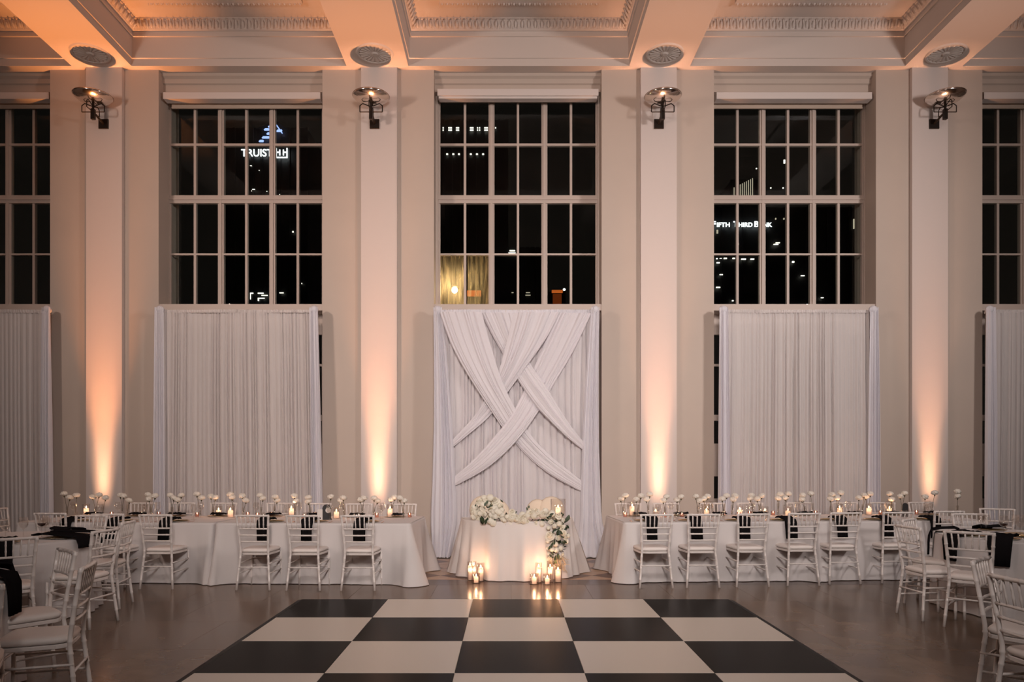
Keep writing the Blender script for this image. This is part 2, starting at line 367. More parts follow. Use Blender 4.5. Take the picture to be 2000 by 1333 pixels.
# --- floor
fl = tag(MB().box(XL, XR, YB, 12.95, -.15, -.006).build('floor', M['grout']), kind='structure')
sw, sd = .93, 1.06
slabs = {}
def slab(x0, x1, y0, y1):
    k = (round(x1 - x0, 3), round(y1 - y0, 3), R.randrange(4))
    if k not in slabs: slabs[k] = MB().bbox(.001, k[0] - .001, .001, k[1] - .001, -.02, 0, .0006).mesh('floor_slab', FL[k[2]])
    link('floor_slab', slabs[k], fl, (x0, y0, 0))
y = 8.26 - sd * 4
for j in range(5):
    n = 15; x = -7.4 + (j % 2) * .4
    for i in range(n + 1):
        if not (x > -2.36 and x + sw < 2.53 and y + sd < 8.2): slab(x, x + sw, y, y + sd)
        x += sw
    y += sd
boxm('dark_band', M['band'], fl, -7.4, 7.9, 9.325, 9.72, -.02, 0)
S = .69
for ix in range(-2, 5):
    for iy in range(4):
        cx, cyy = -.92 + ix * S, 9.725 + S / 2 + iy * S; h = S / 2 - .004; q = min(h, 12.14 - cyy)
        if cyy + .1 > 12.19: continue
        yt = min(cyy + h, 12.19); 
        for nm, mm, poly in [('stone_triangle', 'dia_light', [(cx - h, cyy - h), (cx + h, cyy - h), (cx, cyy - .004)]),
                             ('stone_triangle', 'dia_light', [(cx + h, yt), (cx - h, yt), (cx, cyy + .004)]),
                             ('stone_triangle', 'dia_dark', [(cx - h, yt), (cx - h, cyy - h), (cx - .004, cyy)]),
                             ('stone_triangle', 'dia_dark', [(cx + h, cyy - h), (cx + h, yt), (cx + .004, cyy)])]:
            MB().prism(poly, 'z', -.02, 0).build(nm, M[mm], fl)

# --- windows
def window(idx, ox0, ox1, x0, x1, head, shade, wet=False):
    w = thing('window_%d' % idx, (0, 0, 0), kind='structure')
    Wd = x1 - x0; Y0, Y1 = 12.58, 12.66
    zt, zb = 7.80, .9
    # surround filling reveal edges, head fascia and cornice steps
    for a, b in ((ox0, x0), (x1, ox1)):
        if b - a > .01: boxm('window_casing', M['trim'], w, a, b, 12.52, 12.72, 0, 7.86)
    hp = [(12.74, ZC), (12.30, ZC), (12.30, ZC - .045), (12.345, ZC - .075), (12.345, ZC - .15), (12.375, ZC - .165), (12.375, 7.76), (12.74, 7.76)]
    MB().prism(hp, 'x', ox0, ox1).build('window_cornice', M['wall'], w)
    b = MB(); dz = -.055 if shade else 0; b.box(ox0 + .055, ox1 - .045, 12.24, 12.40, 7.635 + dz, 7.745 + dz)
    if not shade: b.box(ox0 + .075, ox1 - .065, 12.27, 12.40, 7.60, 7.635)
    b.build('blind_box', M['white_trim'], w)
    if shade: 
        boxm('roller_blind', M['shade'], w, ox0 + .08, ox1 - .08, 12.50, 12.506, head, 7.70)
        boxm('blind_bottom_bar', M['shade'], w, ox0 + .08, ox1 - .08, 12.49, 12.515, head - .02, head)
    # stiles between the three casements, rails
    cw = Wd / 3
    fr = MB()
    for k in range(4):
        c = x0 + k * cw; hw = .05 if k in (1, 2) else .03
        fr.box(c - hw, c + hw, Y0 + .02, Y1 + .02, zb, zt); fr.box(c - hw * .4, c + hw * .4, Y0 - .005, Y0 + .02, zb, zt)
    fr.build('window_stile', M['trim'], w)
    rows_up = [(7.74, 6.99), (6.95, 6.10), (5.965, 5.11), (5.08, 4.216)]
    rows_lo = [(3.72, 3.22), (3.18, 2.35), (2.25, 1.86), (1.30, .92)]
    rl = MB()
    for a, b in ((7.74, 7.82), (5.965, 6.10), (4.10, 4.216)): rl.box(x0, x1, Y0, Y1, a, b)
    rl.box(x0, x1, Y0 - .02, Y0, 6.02, 6.045)
    for a, b in ((3.72, 4.10), (2.25, 2.35), (1.30, 1.86), (.3, .92)): rl.box(x0, x1, Y0, Y1, a, b)
    rl.build('window_rail', M['trim'], w)
    MB().box(ox0, ox1, 12.22, 12.60, 4.06, 4.165).build('window_sill', M['trim'], w)
    MB().box(ox0, ox1, 12.40, 12.60, 0, .3).build('window_apron', M['trim'], w)
    mu = MB()
    for k in range(3):
        c = x0 + (k + .5) * cw; mu.box(c - .02, c + .02, Y0 + .01, Y1, zb, zt)
    for a, b in ((6.95, 6.99), (5.08, 5.11), (3.18, 3.22)): mu.box(x0, x1, Y0 + .012, Y1 - .005, a, b)
    mu.build('muntin', M['trim'], w)
    for k in range(3):
        for h_ in (0, 1):
            pa = x0 + k * cw + (.05 if k or h_ else .03) if h_ == 0 else x0 + (k + .5) * cw + .02
            pb = x0 + (k + .5) * cw - .02 if h_ == 0 else x0 + (k + 1) * cw - .05
            for j, (t, b2) in enumerate(rows_up + rows_lo):
                g = MB().box(pa, pb, Y0 + .04, Y0 + .045, b2, t)
                iswet = wet and k == 0 and j == 3
                g.build('window_pane', M['wet'] if iswet else M['glass'], w)
    return w
window(1, *OPEN[0], -10.3, -7.66, 7.56, True)
window(2, *OPEN[1], -5.785, -3.15, 7.56, True)
window(3, *OPEN[2], -1.186, 1.53, 7.7, False, wet=True)
window(4, *OPEN[3], 3.49, 6.08, 7.56, True)
window(5, *OPEN[4], 7.93, 10.57, 7.56, True)

# ================================================================ NIGHT CITY OUTSIDE
def tower(name, Y, x0, x1, z1, label, dep=20):
    t = thing(name, (0, 0, 0), label=label, cat='building')
    m = MB(); m.box(PX(x0, Y), PX(x1, Y), Y, Y + dep, -12, PZ(z1, Y))
    nb = 9
    for k in range(nb + 1):
        xx = PX(x0, Y) + (PX(x1, Y) - PX(x0, Y)) * k / nb; m.box(xx - .25, xx + .25, Y - .3, Y, -12, PZ(z1, Y))
    m.build('facade', M['tower'], t)
    return t
def lit(t, Y, rects, m='lit', name='lit_window'):
    for (a, b, c, d) in rects: MB().box(PX(a, Y), PX(b, Y), Y - .5, Y - .35, PZ(d, Y), PZ(c, Y)).build(name, M[m], t)
def text(body, parent, px, py, h_px, w_px, Y, m, name='sign_lettering', bold=.0, small=False):
    cu = bpy.data.curves.new(name, 'FONT'); cu.body = body; cu.extrude = .05; cu.offset = bold
    if small: cu.small_caps_scale = .8
    cu.materials.append(m); o = bpy.data.objects.new(name, cu); col.objects.link(o); o.parent = parent
    bpy.context.view_layer.update()
    dx = max(o.dimensions.x, .01); dy = max(o.dimensions.y, .01)
    sx = (w_px * Y / F) / dx; sy = (h_px * Y / F) / dy
    o.scale = (sx, sy, 1); o.rotation_euler = (PI / 2, 0, 0)
    xmin = min(v[0] for v in o.bound_box); ymin = min(v[1] for v in o.bound_box)
    loc = (PX(px, Y) - xmin * sx, Y - .6, PZ(py, Y) - ymin * sy)
    me = bpy.data.meshes.new_from_object(o.evaluated_get(bpy.context.evaluated_depsgraph_get())); sc3 = tuple(o.scale)
    bpy.data.objects.remove(o); bpy.data.curves.remove(cu)
    o = link(name, me, parent, loc, (PI / 2, 0, 0)); o.scale = sc3
    return o
YT = 160
t = tower('office_tower', YT, 440, 600, 250, 'dark office tower with blue-lit stepped crown and white lettering')
for (a, b, c, d) in [(508, 516, 277, 280), (514, 527, 270, 273), (523, 537, 262.5, 265.5), (518, 536, 254.5, 257.5), (526, 537, 249, 251.5), (542, 552, 257, 260)]:
    MB().prism([(PX(a, YT), PZ(d, YT)), (PX(b, YT), PZ(d, YT)), (PX(b + 1, YT), PZ(c, YT)), (PX(a + 3, YT), PZ(c, YT))], 'y', YT - 1, YT - .5).build('crown_light', M['blue'], t)
MB().tube([(PX(553, YT), YT - .6, PZ(263, YT)), (PX(541, YT), YT - .6, PZ(246, YT))], .12, 5).build('crown_light', M['blue'], t)
MB().prism([(PX(500, YT), PZ(252, YT)), (PX(560, YT), PZ(252, YT)), (PX(541, YT), PZ(238, YT))], 'y', YT - .3, YT + 12).build('spire', M['tower'], t)
text('TRUIST', t, 473, 308, 14.5, 61, YT, M['sign'], bold=.012)
lg = MB()
def seg(x0, y0, x1, y1, th=1.3):
    lg.box(PX(min(x0, x1) - th / 2 * (x0 == x1), YT), PX(max(x0, x1) + th / 2 * (x0 == x1), YT), YT - 1.0, YT - .8,
           PZ(max(y0, y1) + th / 2 * (y0 == y1), YT), PZ(min(y0, y1) - th / 2 * (y0 == y1), YT))
TH = 2.0
for sgm in [(542, 293, 542, 311), (563, 293, 563, 311), (541, 311, 564, 311), (549, 296, 549, 307), (556, 296, 556, 307), (542, 301, 549, 301), (556, 301, 563, 301)]: seg(*sgm, TH)
lg.build('sign_emblem', M['sign'], t)
lit(t, YT, [(490, 493, 325, 326), (507, 508, 334, 335), (494, 499, 371, 372), (492, 493, 374, 375), (522, 523, 375, 376), (547, 548, 381, 382)])
lit(t, YT, [(490, 496, 573, 575), (505, 516, 573, 575), (512, 524, 577.5, 579), (505, 518, 583, 584.5), (547, 555, 572.5, 574), (490, 491, 575, 586), (505, 507, 584, 589)])
lit(t, YT, [(572, 574.5, 453, 455.5), (590, 591, 554, 556)])
YT2 = 130
t = tower('office_tower', YT2, 850, 990, 235, 'dark office block with two rows of small lit windows, behind top of central window')
r_ = []
for a, b in [(865, 867), (876, 883), (891, 897), (918, 925), (932, 934), (936, 938), (946, 953)]:
    r_ += [(a, b, 251, 253), (a, b, 255.5, 257.5)]
r_ += [(967, 969, 251, 253)]
r_ += [(a, a + 3.5, 302, 304.5) for a in (872, 884, 895, 918, 930, 942)]
lit(t, YT2, r_)
t = tower('office_block', 90, 970, 1060, 484, 'low dark office block with one lit floor, behind centre of central window')
lit(t, 90, [(995, 1006, 491, 493), (993, 1007, 495.5, 497)]); lit(t, 90, [(1027, 1035, 573, 574), (1026, 1036, 578, 579), (999, 1003, 573, 574)], 'litdim')
YT3 = 110
t = tower('bank_building', YT3, 1330, 1700, 405, 'wide dark office building with white lettering across its front, behind window right of centre', 30)
text('F', t, 1389, 446, 11, 7, YT3, M['sign'], bold=.02); text('IFTH', t, 1398, 446, 8.5, 25, YT3, M['sign'], bold=.02)
text('T', t, 1430, 446, 11, 8, YT3, M['sign'], bold=.02); text('HIRD', t, 1440, 446, 8.5, 27, YT3, M['sign'], bold=.02)
text('B', t, 1471, 446, 11, 8, YT3, M['sign'], bold=.02); text('ANK', t, 1480, 446, 8.5, 25, YT3, M['sign'], bold=.02)
lit(t, YT3, [(1397, 1400, 506, 508), (1404, 1408, 506, 507), (1412, 1418, 505.5, 507.5), (1429, 1434, 505.5, 507.5), (1446, 1455, 507, 509), (1464, 1471, 507, 509), (1398, 1404, 514, 516),
             (1404, 1410, 537.5, 539), (1397, 1405, 562, 564), (1428, 1431, 588, 590), (1545, 1549, 512, 515), (1562, 1569, 539.5, 541), (1601, 1606, 582.5, 584), (1509, 1518, 478.5, 480), (1513, 1521, 475.5, 477), (1439, 1441, 478, 480)])
lit(t, YT3, [(1664, 1666, 430, 449), (1512, 1514, 428, 431), (1528, 1530, 428, 431), (1398, 1401, 451, 458)], 'litdim')
t = tower('office_tower', 150, 1428, 1476, 352, 'narrow dark tower with slanted dim top lights, behind window right of centre')
lit(t, 150, [(1432 + k * 4, 1433 + k * 4, 368 - k * 2, 386) for k in range(10)], 'litdim'); lit(t, 150, [(1529, 1532, 314, 321), (1475, 1477, 330, 332), (1503, 1505, 368, 370), (1527, 1529, 368, 370), (1530, 1532, 386, 388)])
t = tower('orange_lit_building', 60, 1076, 1099, 571, 'small orange-lit building low in the right casement of the central window', 6)
MB().box(PX(1077, 60), PX(1098, 60), 59.4, 59.6, PZ(575, 60), PZ(570, 60)).build('lit_fascia', M['orange'], t)
lit(t, 60, [(1079, 1096, 577, 599)], 'orange_dim', 'lit_wall'); t.children[-1]
t = tower('orange_lit_building', 52, 912, 940, 572, 'orange-lit building blurred behind wet panes at bottom left of central window', 6)
MB().box(PX(913, 52), PX(940, 52), 51.3, 51.6, PZ(582, 52), PZ(572, 52)).build('lit_fascia', M['orange'], t)
YL = 12.98
lp = thing('street_lamp', (PX(888, YL), YL, 0), label='glaring warm lamp just outside the lower left panes of the central window', cat='lamp')
MB().tube([(0, 0, -6), (0, 0, PZ(574, YL))], .02, 8).build('pole', M['iron'], lp)
MB().ball((0, 0, PZ(567, YL)), .05, 14, 10).build('lamp_globe', M['lamp'], lp, True)
MB().lathe([(.054, 0), (.065, .01), (.02, .03), (0, .035)], 12, (0, 0, PZ(567, YL) + .05)).build('lamp_cap', M['iron'], lp)
lp = thing('street_lamp', (PX(1102, 55), 55, 0), label='tiny white street lamp beside the orange-lit building in the central window', cat='lamp')
MB().tube([(0, 0, -8), (0, 0, PZ(566, 55) - .1)], .06, 6).build('pole', M['iron'], lp)
MB().ball((0, 0, PZ(566, 55)), .1, 10, 6).build('lamp_globe', M['sign'], lp, True)

# ================================================================ SCONCES
def make_sconce():
    t = thing('wall_sconce')
    MB().bbox(-.078, .078, -.078, .078, 0, .03).xf(Matrix.Translation((0, 0, 0)) @ Matrix.Rotation(PI / 2, 4, 'X')).build('back_plate', M['iron'], t)
    MB().tube([(0, -.02, .0), (0, -.16, .03), (0, -.30, .055)], [.024, .022, .022], 4).build('arm', M['iron'], t)
    m = MB(); m.box(-.028, .028, -.345, -.29, -.065, .10); m.tube([(0, -.318, .10), (0, -.318, .20)], .02, 8); m.build('post', M['iron'], t)
    lp = [(-.18, 0), (-.18, .10), (-.135, .135), (-.03, .095), (.03, .095), (.135, .135), (.18, .10), (.18, 0), (-.18, 0)]
    for ang in (0, PI / 2):
        m = MB()
        for (a, b), (c, d) in zip(lp[:-1], lp[1:]): m.tube([(a, 0, b), (c, 0, d)], .0085, 4)
        m.xf(Matrix.Translation((0, -.318, .055)) @ Matrix.Rotation(ang, 4, 'Z')); m.build('frame_loop', M['iron'], t)
    pr = [(.02, .195), (.09, .200), (.17, .218), (.235, .247), (.28, .285), (.298, .308), (.290, .308), (.272, .288), (.228, .254), (.165, .227), (.088, .210), (.0, .205)]
    MB().lathe(pr, 40, (0, -.318, 0)).build('bowl', M['nickel'], t, True)
    return t
SL = ['nickel bowl wall sconce high on leftmost pilaster, seen from its right', 'nickel bowl wall sconce on pilaster between left window and central window',
      'nickel bowl wall sconce on pilaster between central window and right window', 'nickel bowl wall sconce high on rightmost pilaster with a bright rim']
s0 = make_sconce()
for i, x in enumerate(PIL):
    s = s0 if i == 0 else dup(s0)
    s.location = (x + (-.0, -.07, .0, .06)[i], 12.12, 7.10); tag(s, SL[i], 'wall sconce', 'nickel bowl sconces on the pilasters')

# uplight cans at the foot of the pilasters
def make_up():
    t = thing('uplight')
    MB().bbox(-.16, .16, -.075, .10, 0, .20).build('housing', M['black'], t)
    MB().box(-.14, .14, -.055, .085, .201, .206).build('lens', M['cglass'], t)
    return t

# ================================================================ DRAPES
def pleats(n, seed):
    r = random.Random(seed); ws = [r.uniform(.45, 1.6) for _ in range(n)]; s = sum(ws); acc = [0]
    for w_ in ws: acc.append(acc[-1] + w_ / s)
    am = [r.choice((r.uniform(.25, .8), r.uniform(.7, 1.9))) for _ in range(n + 1)]
    return acc, am
def curtain_mesh(xt0, xt1, xb0, xb1, Y, z0, z1, n, amp, seed, nz=12, kpp=7, bulge=None, puddle=0, top_tight=.35):
    acc, am = pleats(n, seed); r = random.Random(seed + 1); ph = [r.uniform(0, 6.28) for _ in range(6)]
    cols = []
    for i in range(n):
        for k in range(kpp): cols.append((acc[i] + (acc[i + 1] - acc[i]) * k / kpp, i + k / kpp))
    cols.append((1, n))
    m = MB(); vs = []
    for j in range(nz + 1):
        v = j / nz; z = z1 + (z0 - z1) * v
        for u, p in cols:
            e = max(0, min(1, min(u, 1 - u) * 8))
            uu = u + .006 * math.sin(v * 3 + u * 9 + ph[0]) * e * v
            x = (xt0 + (xt1 - xt0) * uu) * (1 - v) + (xb0 + (xb1 - xb0) * uu) * v
            if bulge: x += bulge(u, v)
            a = amp * (top_tight + (1 - top_tight) * min(1, v * 2.5)) * (am[int(p) % len(am)] * (1 - p % 1) + am[(int(p) + 1) % len(am)] * (p % 1))
            y = Y + a - a * 2.1 * abs(math.sin(PI * p)) ** .75 - .3 * a * math.cos(4 * PI * p + ph[1]) + .012 * math.sin(u * 11 + v * 2 + ph[2])
            if puddle and v > .94: y -= puddle * (v - .94) / .06 * (.6 + .4 * math.sin(u * 30))
            vs.append((x, y, z))
    nc = len(cols)
    fs = [(j * nc + i, j * nc + i + 1, (j + 1) * nc + i + 1, (j + 1) * nc + i) for j in range(nz) for i in range(nc - 1)]
    return m.add(vs, fs)
YD = 11.98
def drape(px0, px1, bx0, bx1, label, seed, m='sheer', nfold=40, backdrop=False):
    t = thing('pipe_and_drape', (0, 0, 0), label=label, cat='drape', group='white drapes hung in the window bays')
    a, b = PX(px0, YD), PX(px1, YD); c, d = PX(bx0, YD), PX(bx1, YD); zt = PZ(606, YD)
    curtain_mesh(a + .04, b - .04, c + .08, d - .08, YD + .02, .02, zt, nfold, .026, seed, top_tight=.5).build('curtain', M[m], t, 'open')
    MB().tube([(a, YD + .06, zt - .03), (b, YD + .06, zt - .03)], .02, 8).build('crossbar', M['chrome'], t)
    curtain_mesh(a + .02, b - .02, a + .02, b - .02, YD + .0, zt - .045, zt + .006, nfold * 2, .008, seed + 4, nz=2, kpp=5, top_tight=1).build('rod_pocket', M['tail' if backdrop else m], t, 'open')
    for s_, x, xb in ((-1, a, c), (1, b, d)):
        MB().tube([(x + s_ * -.03, YD + .06, 0), (x + s_ * -.03, YD + .06, zt)], .022, 8).build('upright', M['chrome'], t)
        if backdrop:
            w0, w1 = .12, .26
            def bul(u, v, s_=s_): return -s_ * .04 * math.sin(PI * v) + (s_ * .10 * (v - .85) / .15 * (u - .3) * 2 if v > .85 else 0)
        else: w0, w1 = .11, .20; bul = None
        xc = x - s_ * .02; 
        if backdrop: lo, hi = (xb - .07, xb + .42) if s_ < 0 else (xb - .34, xb + .05)
        else: lo, hi = (xb - .02, xb + .19) if s_ < 0 else (xb - .19, xb + .02)
        curtain_mesh(xc - .07, xc + .07, lo, hi, YD - .07, .012, zt + .03, 6, .030, seed + 9 + s_, nz=22, bulge=bul, puddle=.10 if backdrop else 0).build('side_tail', M['tail'], t, 'open')
        MB().ball((xc, YD - .03, zt + .0), .066, 14, 10, (1.05, .95, 1.0)).build('tail_knot', M['tail'], t, True)
    return t
drape(-240, 97, -246, 106, 'sheer white drape at far left edge, cut off by the photo edge', 11, nfold=42)
drape(312, 617, 304, 632, 'sheer white drape under the window with the lettered tower', 12, nfold=40)
drape(1409, 1706, 1402, 1712, 'sheer white drape under the window with the bank lettering', 14, nfold=38)
drape(1928, 2240, 1920, 2245, 'sheer white drape at far right edge, cut off by the photo edge', 15, nfold=40)
bd = drape(853, 1164, 846, 1172, 'white backdrop with woven crossing swags behind the sweetheart table', 13, 'drape', 30, True)
# woven swags (edges given as points on the drape plane)
OX, OY, SC = 830, 580, 2.514
def bez(pts, t):
    n = len(pts) - 1; s = t * n; i = min(int(s), n - 1); f = s - i
    p = [pts[max(i - 1, 0)], pts[i], pts[i + 1], pts[min(i + 2, n)]]
    return tuple(.5 * ((2 * p[1][k]) + (-p[0][k] + p[2][k]) * f + (2 * p[0][k] - 5 * p[1][k] + 4 * p[2][k] - p[3][k]) * f * f + (-p[0][k] + 3 * p[1][k] - 3 * p[2][k] + p[3][k]) * f ** 3) for k in (0, 1))
def swag(L, Rr, depth, nf, seed):
    r = random.Random(seed); fr = [r.uniform(.25, 1.3) for _ in range(nf + 1)]; off = r.random()
    def fn(u, v):
        a = bez(L, v); b = bez(Rr, v)
        edge = math.sin(PI * u) ** .5 if 0 < u < 1 else 0
        x = a[0] + (b[0] - a[0]) * u; y = a[1] + (b[1] - a[1]) * u
        Yd = YD - .05 - .05 * bez([(d, 0) for d in depth], v)[0]
        wpx = math.hypot(b[0] - a[0], b[1] - a[1])
        uw = u + .045 * math.sin(2 * PI * u * 1.7 + off * 6) + .022 * math.sin(2 * PI * u * 4.3 + off * 17); wm_ = wpx / SC / 120; am = min(.014, .24 * wm_ / nf); fi = u * nf; i0 = min(int(fi), nf - 1); fq = fr[i0] + (fr[i0 + 1] - fr[i0]) * (fi - i0)
        Yy = Yd - .03 * edge * min(1, wm_ / .35) - am * (2.2 * abs(math.sin(PI * (nf * uw + .10 * math.sin(v * 2.2 + off * 6) + off))) ** .7 * fq + .5 * math.sin(2 * PI * nf * .37 * uw + off * 9) + .3 * math.sin(2 * PI * uw * nf * 1.7 + v * 1.5 + off))
        return (PX(OX + x / SC, 11.95), Yy, PZ(OY + y / SC, 11.95))
    return MB().grid(fn, nf * 8, 60).build('swag', M['swag'], bd, 'open')
# weave: first over third, third over second, second over fourth, fourth over first
swag([(74, 82), (130, 235), (210, 385), (330, 570), (400, 668), (520, 800), (650, 895), (800, 972)],
     [(280, 82), (325, 250), (380, 420), (448, 560), (520, 680), (610, 775), (700, 850), (800, 930)], [1.3, 1.6, 1.6, 1.0, -.1, -.3, .7, -.4], 9, 1)
swag([(275, 82), (330, 190), (390, 295), (455, 410), (540, 535), (620, 620), (700, 695), (803, 774)],
     [(455, 82), (470, 170), (490, 250), (522, 340), (590, 440), (660, 555), (725, 650), (803, 742)], [.2, -.2, -.4, .6, 1.6, 1.6, 1.3, -.3], 8, 2)
swag([(435, 82), (400, 230), (355, 385), (280, 530), (230, 600), (170, 668), (88, 753)],
     [(660, 82), (600, 200), (510, 330), (400, 480), (320, 585), (230, 665), (88, 780)], [.9, 1.1, 1.0, .1, -.3, .7, -.4], 10, 3)
swag([(655, 82), (570, 270), (500, 430), (425, 580), (340, 690), (230, 810), (98, 922)],
     [(816, 84), (730, 265), (610, 470), (540, 590), (440, 720), (300, 845), (98, 954)], [.2, .2, -.3, 1.3, 1.7, 1.3, -.3], 9, 4)

# ================================================================ CHAIRS
def bamboo(m, pts, r, rings, n=8):
    pts = [Vector(p) for p in pts]; L = [0]
    for a, b in zip(pts[:-1], pts[1:]): L.append(L[-1] + (b - a).length)
    T = L[-1]
    def at(s):
        s = max(0, min(T, s))
        for i in range(len(pts) - 1):
            if s <= L[i + 1] + 1e-9: return pts[i].lerp(pts[i + 1], (s - L[i]) / max(1e-9, L[i + 1] - L[i]))
        return pts[-1]
    st = [(s, r) for s in L]
    for q in rings:
        s = q * T; st += [(s - .010, r), (s - .005, r * 1.17), (s + .005, r * 1.17), (s + .010, r)]
    st = sorted(x for x in st if -1e-6 <= x[0] <= T + 1e-6)
    o = [st[0]]
    for x in st[1:]:
        if x[0] - o[-1][0] > 1e-4: o.append(x)
    return m.tube([at(s) for s, _ in o], [q for _, q in o], n)
def make_chair():
    t = thing('chiavari_chair'); W = M['chair']
    # local frame: seat centre at the origin, the sitter faces +Y
    for s in (-1, 1):
        post = [(s * .205, -.245, 0), (s * .186, -.222, .22), (s * .170, -.200, .43), (s * .170, -.203, .50), (s * .180, -.228, .68), (s * .197, -.268, .915)]
        bamboo(MB(), post, .0145, (.12, .27, .42, .5, .62, .74, .86, .975)).build('back_post', W, t, True)
        bamboo(MB(), [(s * .192, .205, 0), (s * .186, .198, .43)], .0135, (.2, .5, .78)).build('leg', W, t, True)
    def rail(z0, x, y, r=.010, rings=(.15, .5, .85), bow=.012):
        pts = [(-x, y, z0), (-x * .5, y - bow * .75, z0), (0, y - bow, z0), (x * .5, y - bow * .75, z0), (x, y, z0)]
        return bamboo(MB(), pts, r, rings)
    rail(.905, .195, -.266, .0135, (.12, .37, .63, .88)).build('top_rail', W, t, True)
    for z0, x, y in ((.745, .185, -.238), (.665, .179, -.226), (.585, .173, -.214)): rail(z0, x, y).build('back_rail', W, t, True)
    for k in range(6):
        x = -.135 + .27 * k / 5; bamboo(MB(), [(x * .96, -.246, .745), (x * 1.04, -.275, .905)], .0075, (.33, .66), 6).build('spindle', W, t, True)
    def seat_shape(z, grow=0):
        pts = []
        for k in range(20):
            a = 2 * PI * k / 20; c, s_ = math.cos(a), math.sin(a)
            x = math.copysign(abs(c) ** .38, c); y = math.copysign(abs(s_) ** .38, s_)
            wd = .178 + .022 * (y + 1) / 2 * 1; pts.append((x * (wd + grow), y * (.195 + grow) + .0, z))
        return pts
    def stack(levels):
        m = MB(); vs = []; n = 20
        for z, g in levels: vs += seat_shape(z, g)
        fs = [(j * n + i, j * n + (i + 1) % n, (j + 1) * n + (i + 1) % n, (j + 1) * n + i) for j in range(len(levels) - 1) for i in range(n)]
        fs += [tuple(range(n))[::-1], tuple(range((len(levels) - 1) * n, len(levels) * n))]; return m.add(vs, fs)
    stack([(.42, 0), (.424, .006), (.444, .006), (.448, 0)]).build('seat', W, t)
    stack([(.450, -.010), (.456, .004), (.475, .010), (.490, .0), (.498, -.03), (.501, -.08)]).build('cushion', M['cushion'], t, True)
    for s in (-1, 1):
        for z0 in (.20, .32): bamboo(MB(), [(s * .187, -.225, z0), (s * .190, .200, z0)], .0085, (.25, .5, .75), 6).build('stretcher', W, t, True)
    for y, z0 in ((-.224, .275), (.201, .24), (.2, .34)): bamboo(MB(), [(-.187, y, z0), (.187, y, z0)], .0085, (.25, .5, .75), 6).build('stretcher', W, t, True)
    return t
chair0 = make_chair(); used = [False]
def chair(x, y, face, label, group):
    """x, y: middle of the back at floor; face: direction the sitter looks"""
    t = dup(chair0) if used[0] else chair0; used[0] = True
    a = math.atan2(face[0], face[1]); f = Vector((math.sin(a), math.cos(a)))
    t.location = (x + f.x * .245, y + f.y * .245, 0); t.rotation_euler = (0, 0, -a)
    return tag(t, label, 'chair', group)
TH = .77
def yfL(x): return 9.33 + (-1.2 - x) * .042
def yfR(x): return 9.50 + (x - 1.45) * .06
nL = Vector((-.042, -1, 0)).normalized()
GL, GR = 'white chairs along the left long table', 'white chairs along the right long table'
for i, (px, Y) in enumerate([(100, 9.25), (212, 9.13), (305, 9.0), (494, 8.93), (592, 8.90), (699, 8.89)]):
    chair(PX(px, Y), Y, (.04, 1), 'white chair, back to us, near side of left long table, %s' % oth(i, 6), GL)
for i, (px, Y) in enumerate([(279, 11.45), (355, 11.45), (436, 11.42), (546, 11.4), (620, 11.3), (701, 11.22), (787, 11.15)]):
    chair(PX(px, Y), Y, (.0, -1), 'white chair facing us behind left long table, %s' % oth(i, 7), GL)
for i, (px, Y) in enumerate([(1282, 9.06), (1373.5, 9.1), (1470.5, 9.15), (1569.5, 9.25), (1650.5, 9.36), (1753, 9.45), (1852, 9.62)]):
    chair(PX(px, Y), Y, (-.06, 1), 'white chair, back to us, near side of right long table, %s' % oth(i, 7), GR)
for i, (px, Y) in enumerate([(1227, 11.3), (1302, 11.34), (1392, 11.4), (1466, 11.44), (1562, 11.5), (1651, 11.55), (1725, 11.58), (1800, 11.62)]):
    chair(PX(px, Y), Y, (.05, -1), 'white chair facing us behind right long table, %s' % oth(i, 8), GR)
chair(-6.98, 10.1, (1, -.02), 'white bamboo-style chair at the far left end of the left long table, side-on', GL)
chair(PX(1943, 10.1), 10.05, (-.5, -.85), 'white bamboo-style chair standing past the right end of right long table before the last drape', GR)
GA, GB = 'chairs at the round tables on the left', 'chairs at the round tables on the right'
chair(-5.0, 8.83, (-.1, -1), 'white chair on far side of left round table, facing us over black napkins', GA)
chair(-4.26, 6.3, (-.62, .78), 'white chair near left edge with its back to us, before the round table', GA)
chair(-3.28, 5.44, (-.68, -.73), 'white chair at nearest left table, its slatted back seen beyond its seat', GA)
chair(-2.71, 4.72, (-.95, -.31), 'big white chair at lower left corner, nearest whole chair, seen from its side', GA)
chair(-3.86, 7.05, (-.98, .12), 'white chair side-on at right of left round table, nearer one of the pair', GA)
chair(-4.14, 8.0, (-.97, -.15), 'white chair side-on at right of left round table, farther one of the pair', GA)
chair(-2.88, 3.85, (-.55, .83), 'white chair cut off by bottom left corner, only its right post seen', GA)
chair(4.04, 7.42, (1, .10), 'white chair side-on left of right round table, its seat turned to the table', GB)
chair(4.52, 8.27, (.66, -.72), 'white chair half hidden behind side-on chair beside right round table', GB)
chair(4.28, 6.84, (.66, .75), 'white chair with back to us before the right round table, napkin behind its slats', GB)
chair(3.21, 4.96, (.68, -.73), 'white chair with glinting bent rails at right, seat toward lower right corner', GB)
chair(2.87, 4.14, (1, .12), 'white chair cut by right edge at lower right corner, nearest on the right', GB)
chair(5.72, 9.12, (-.15, -1), 'white chair on the far side of right round table facing us', GB)

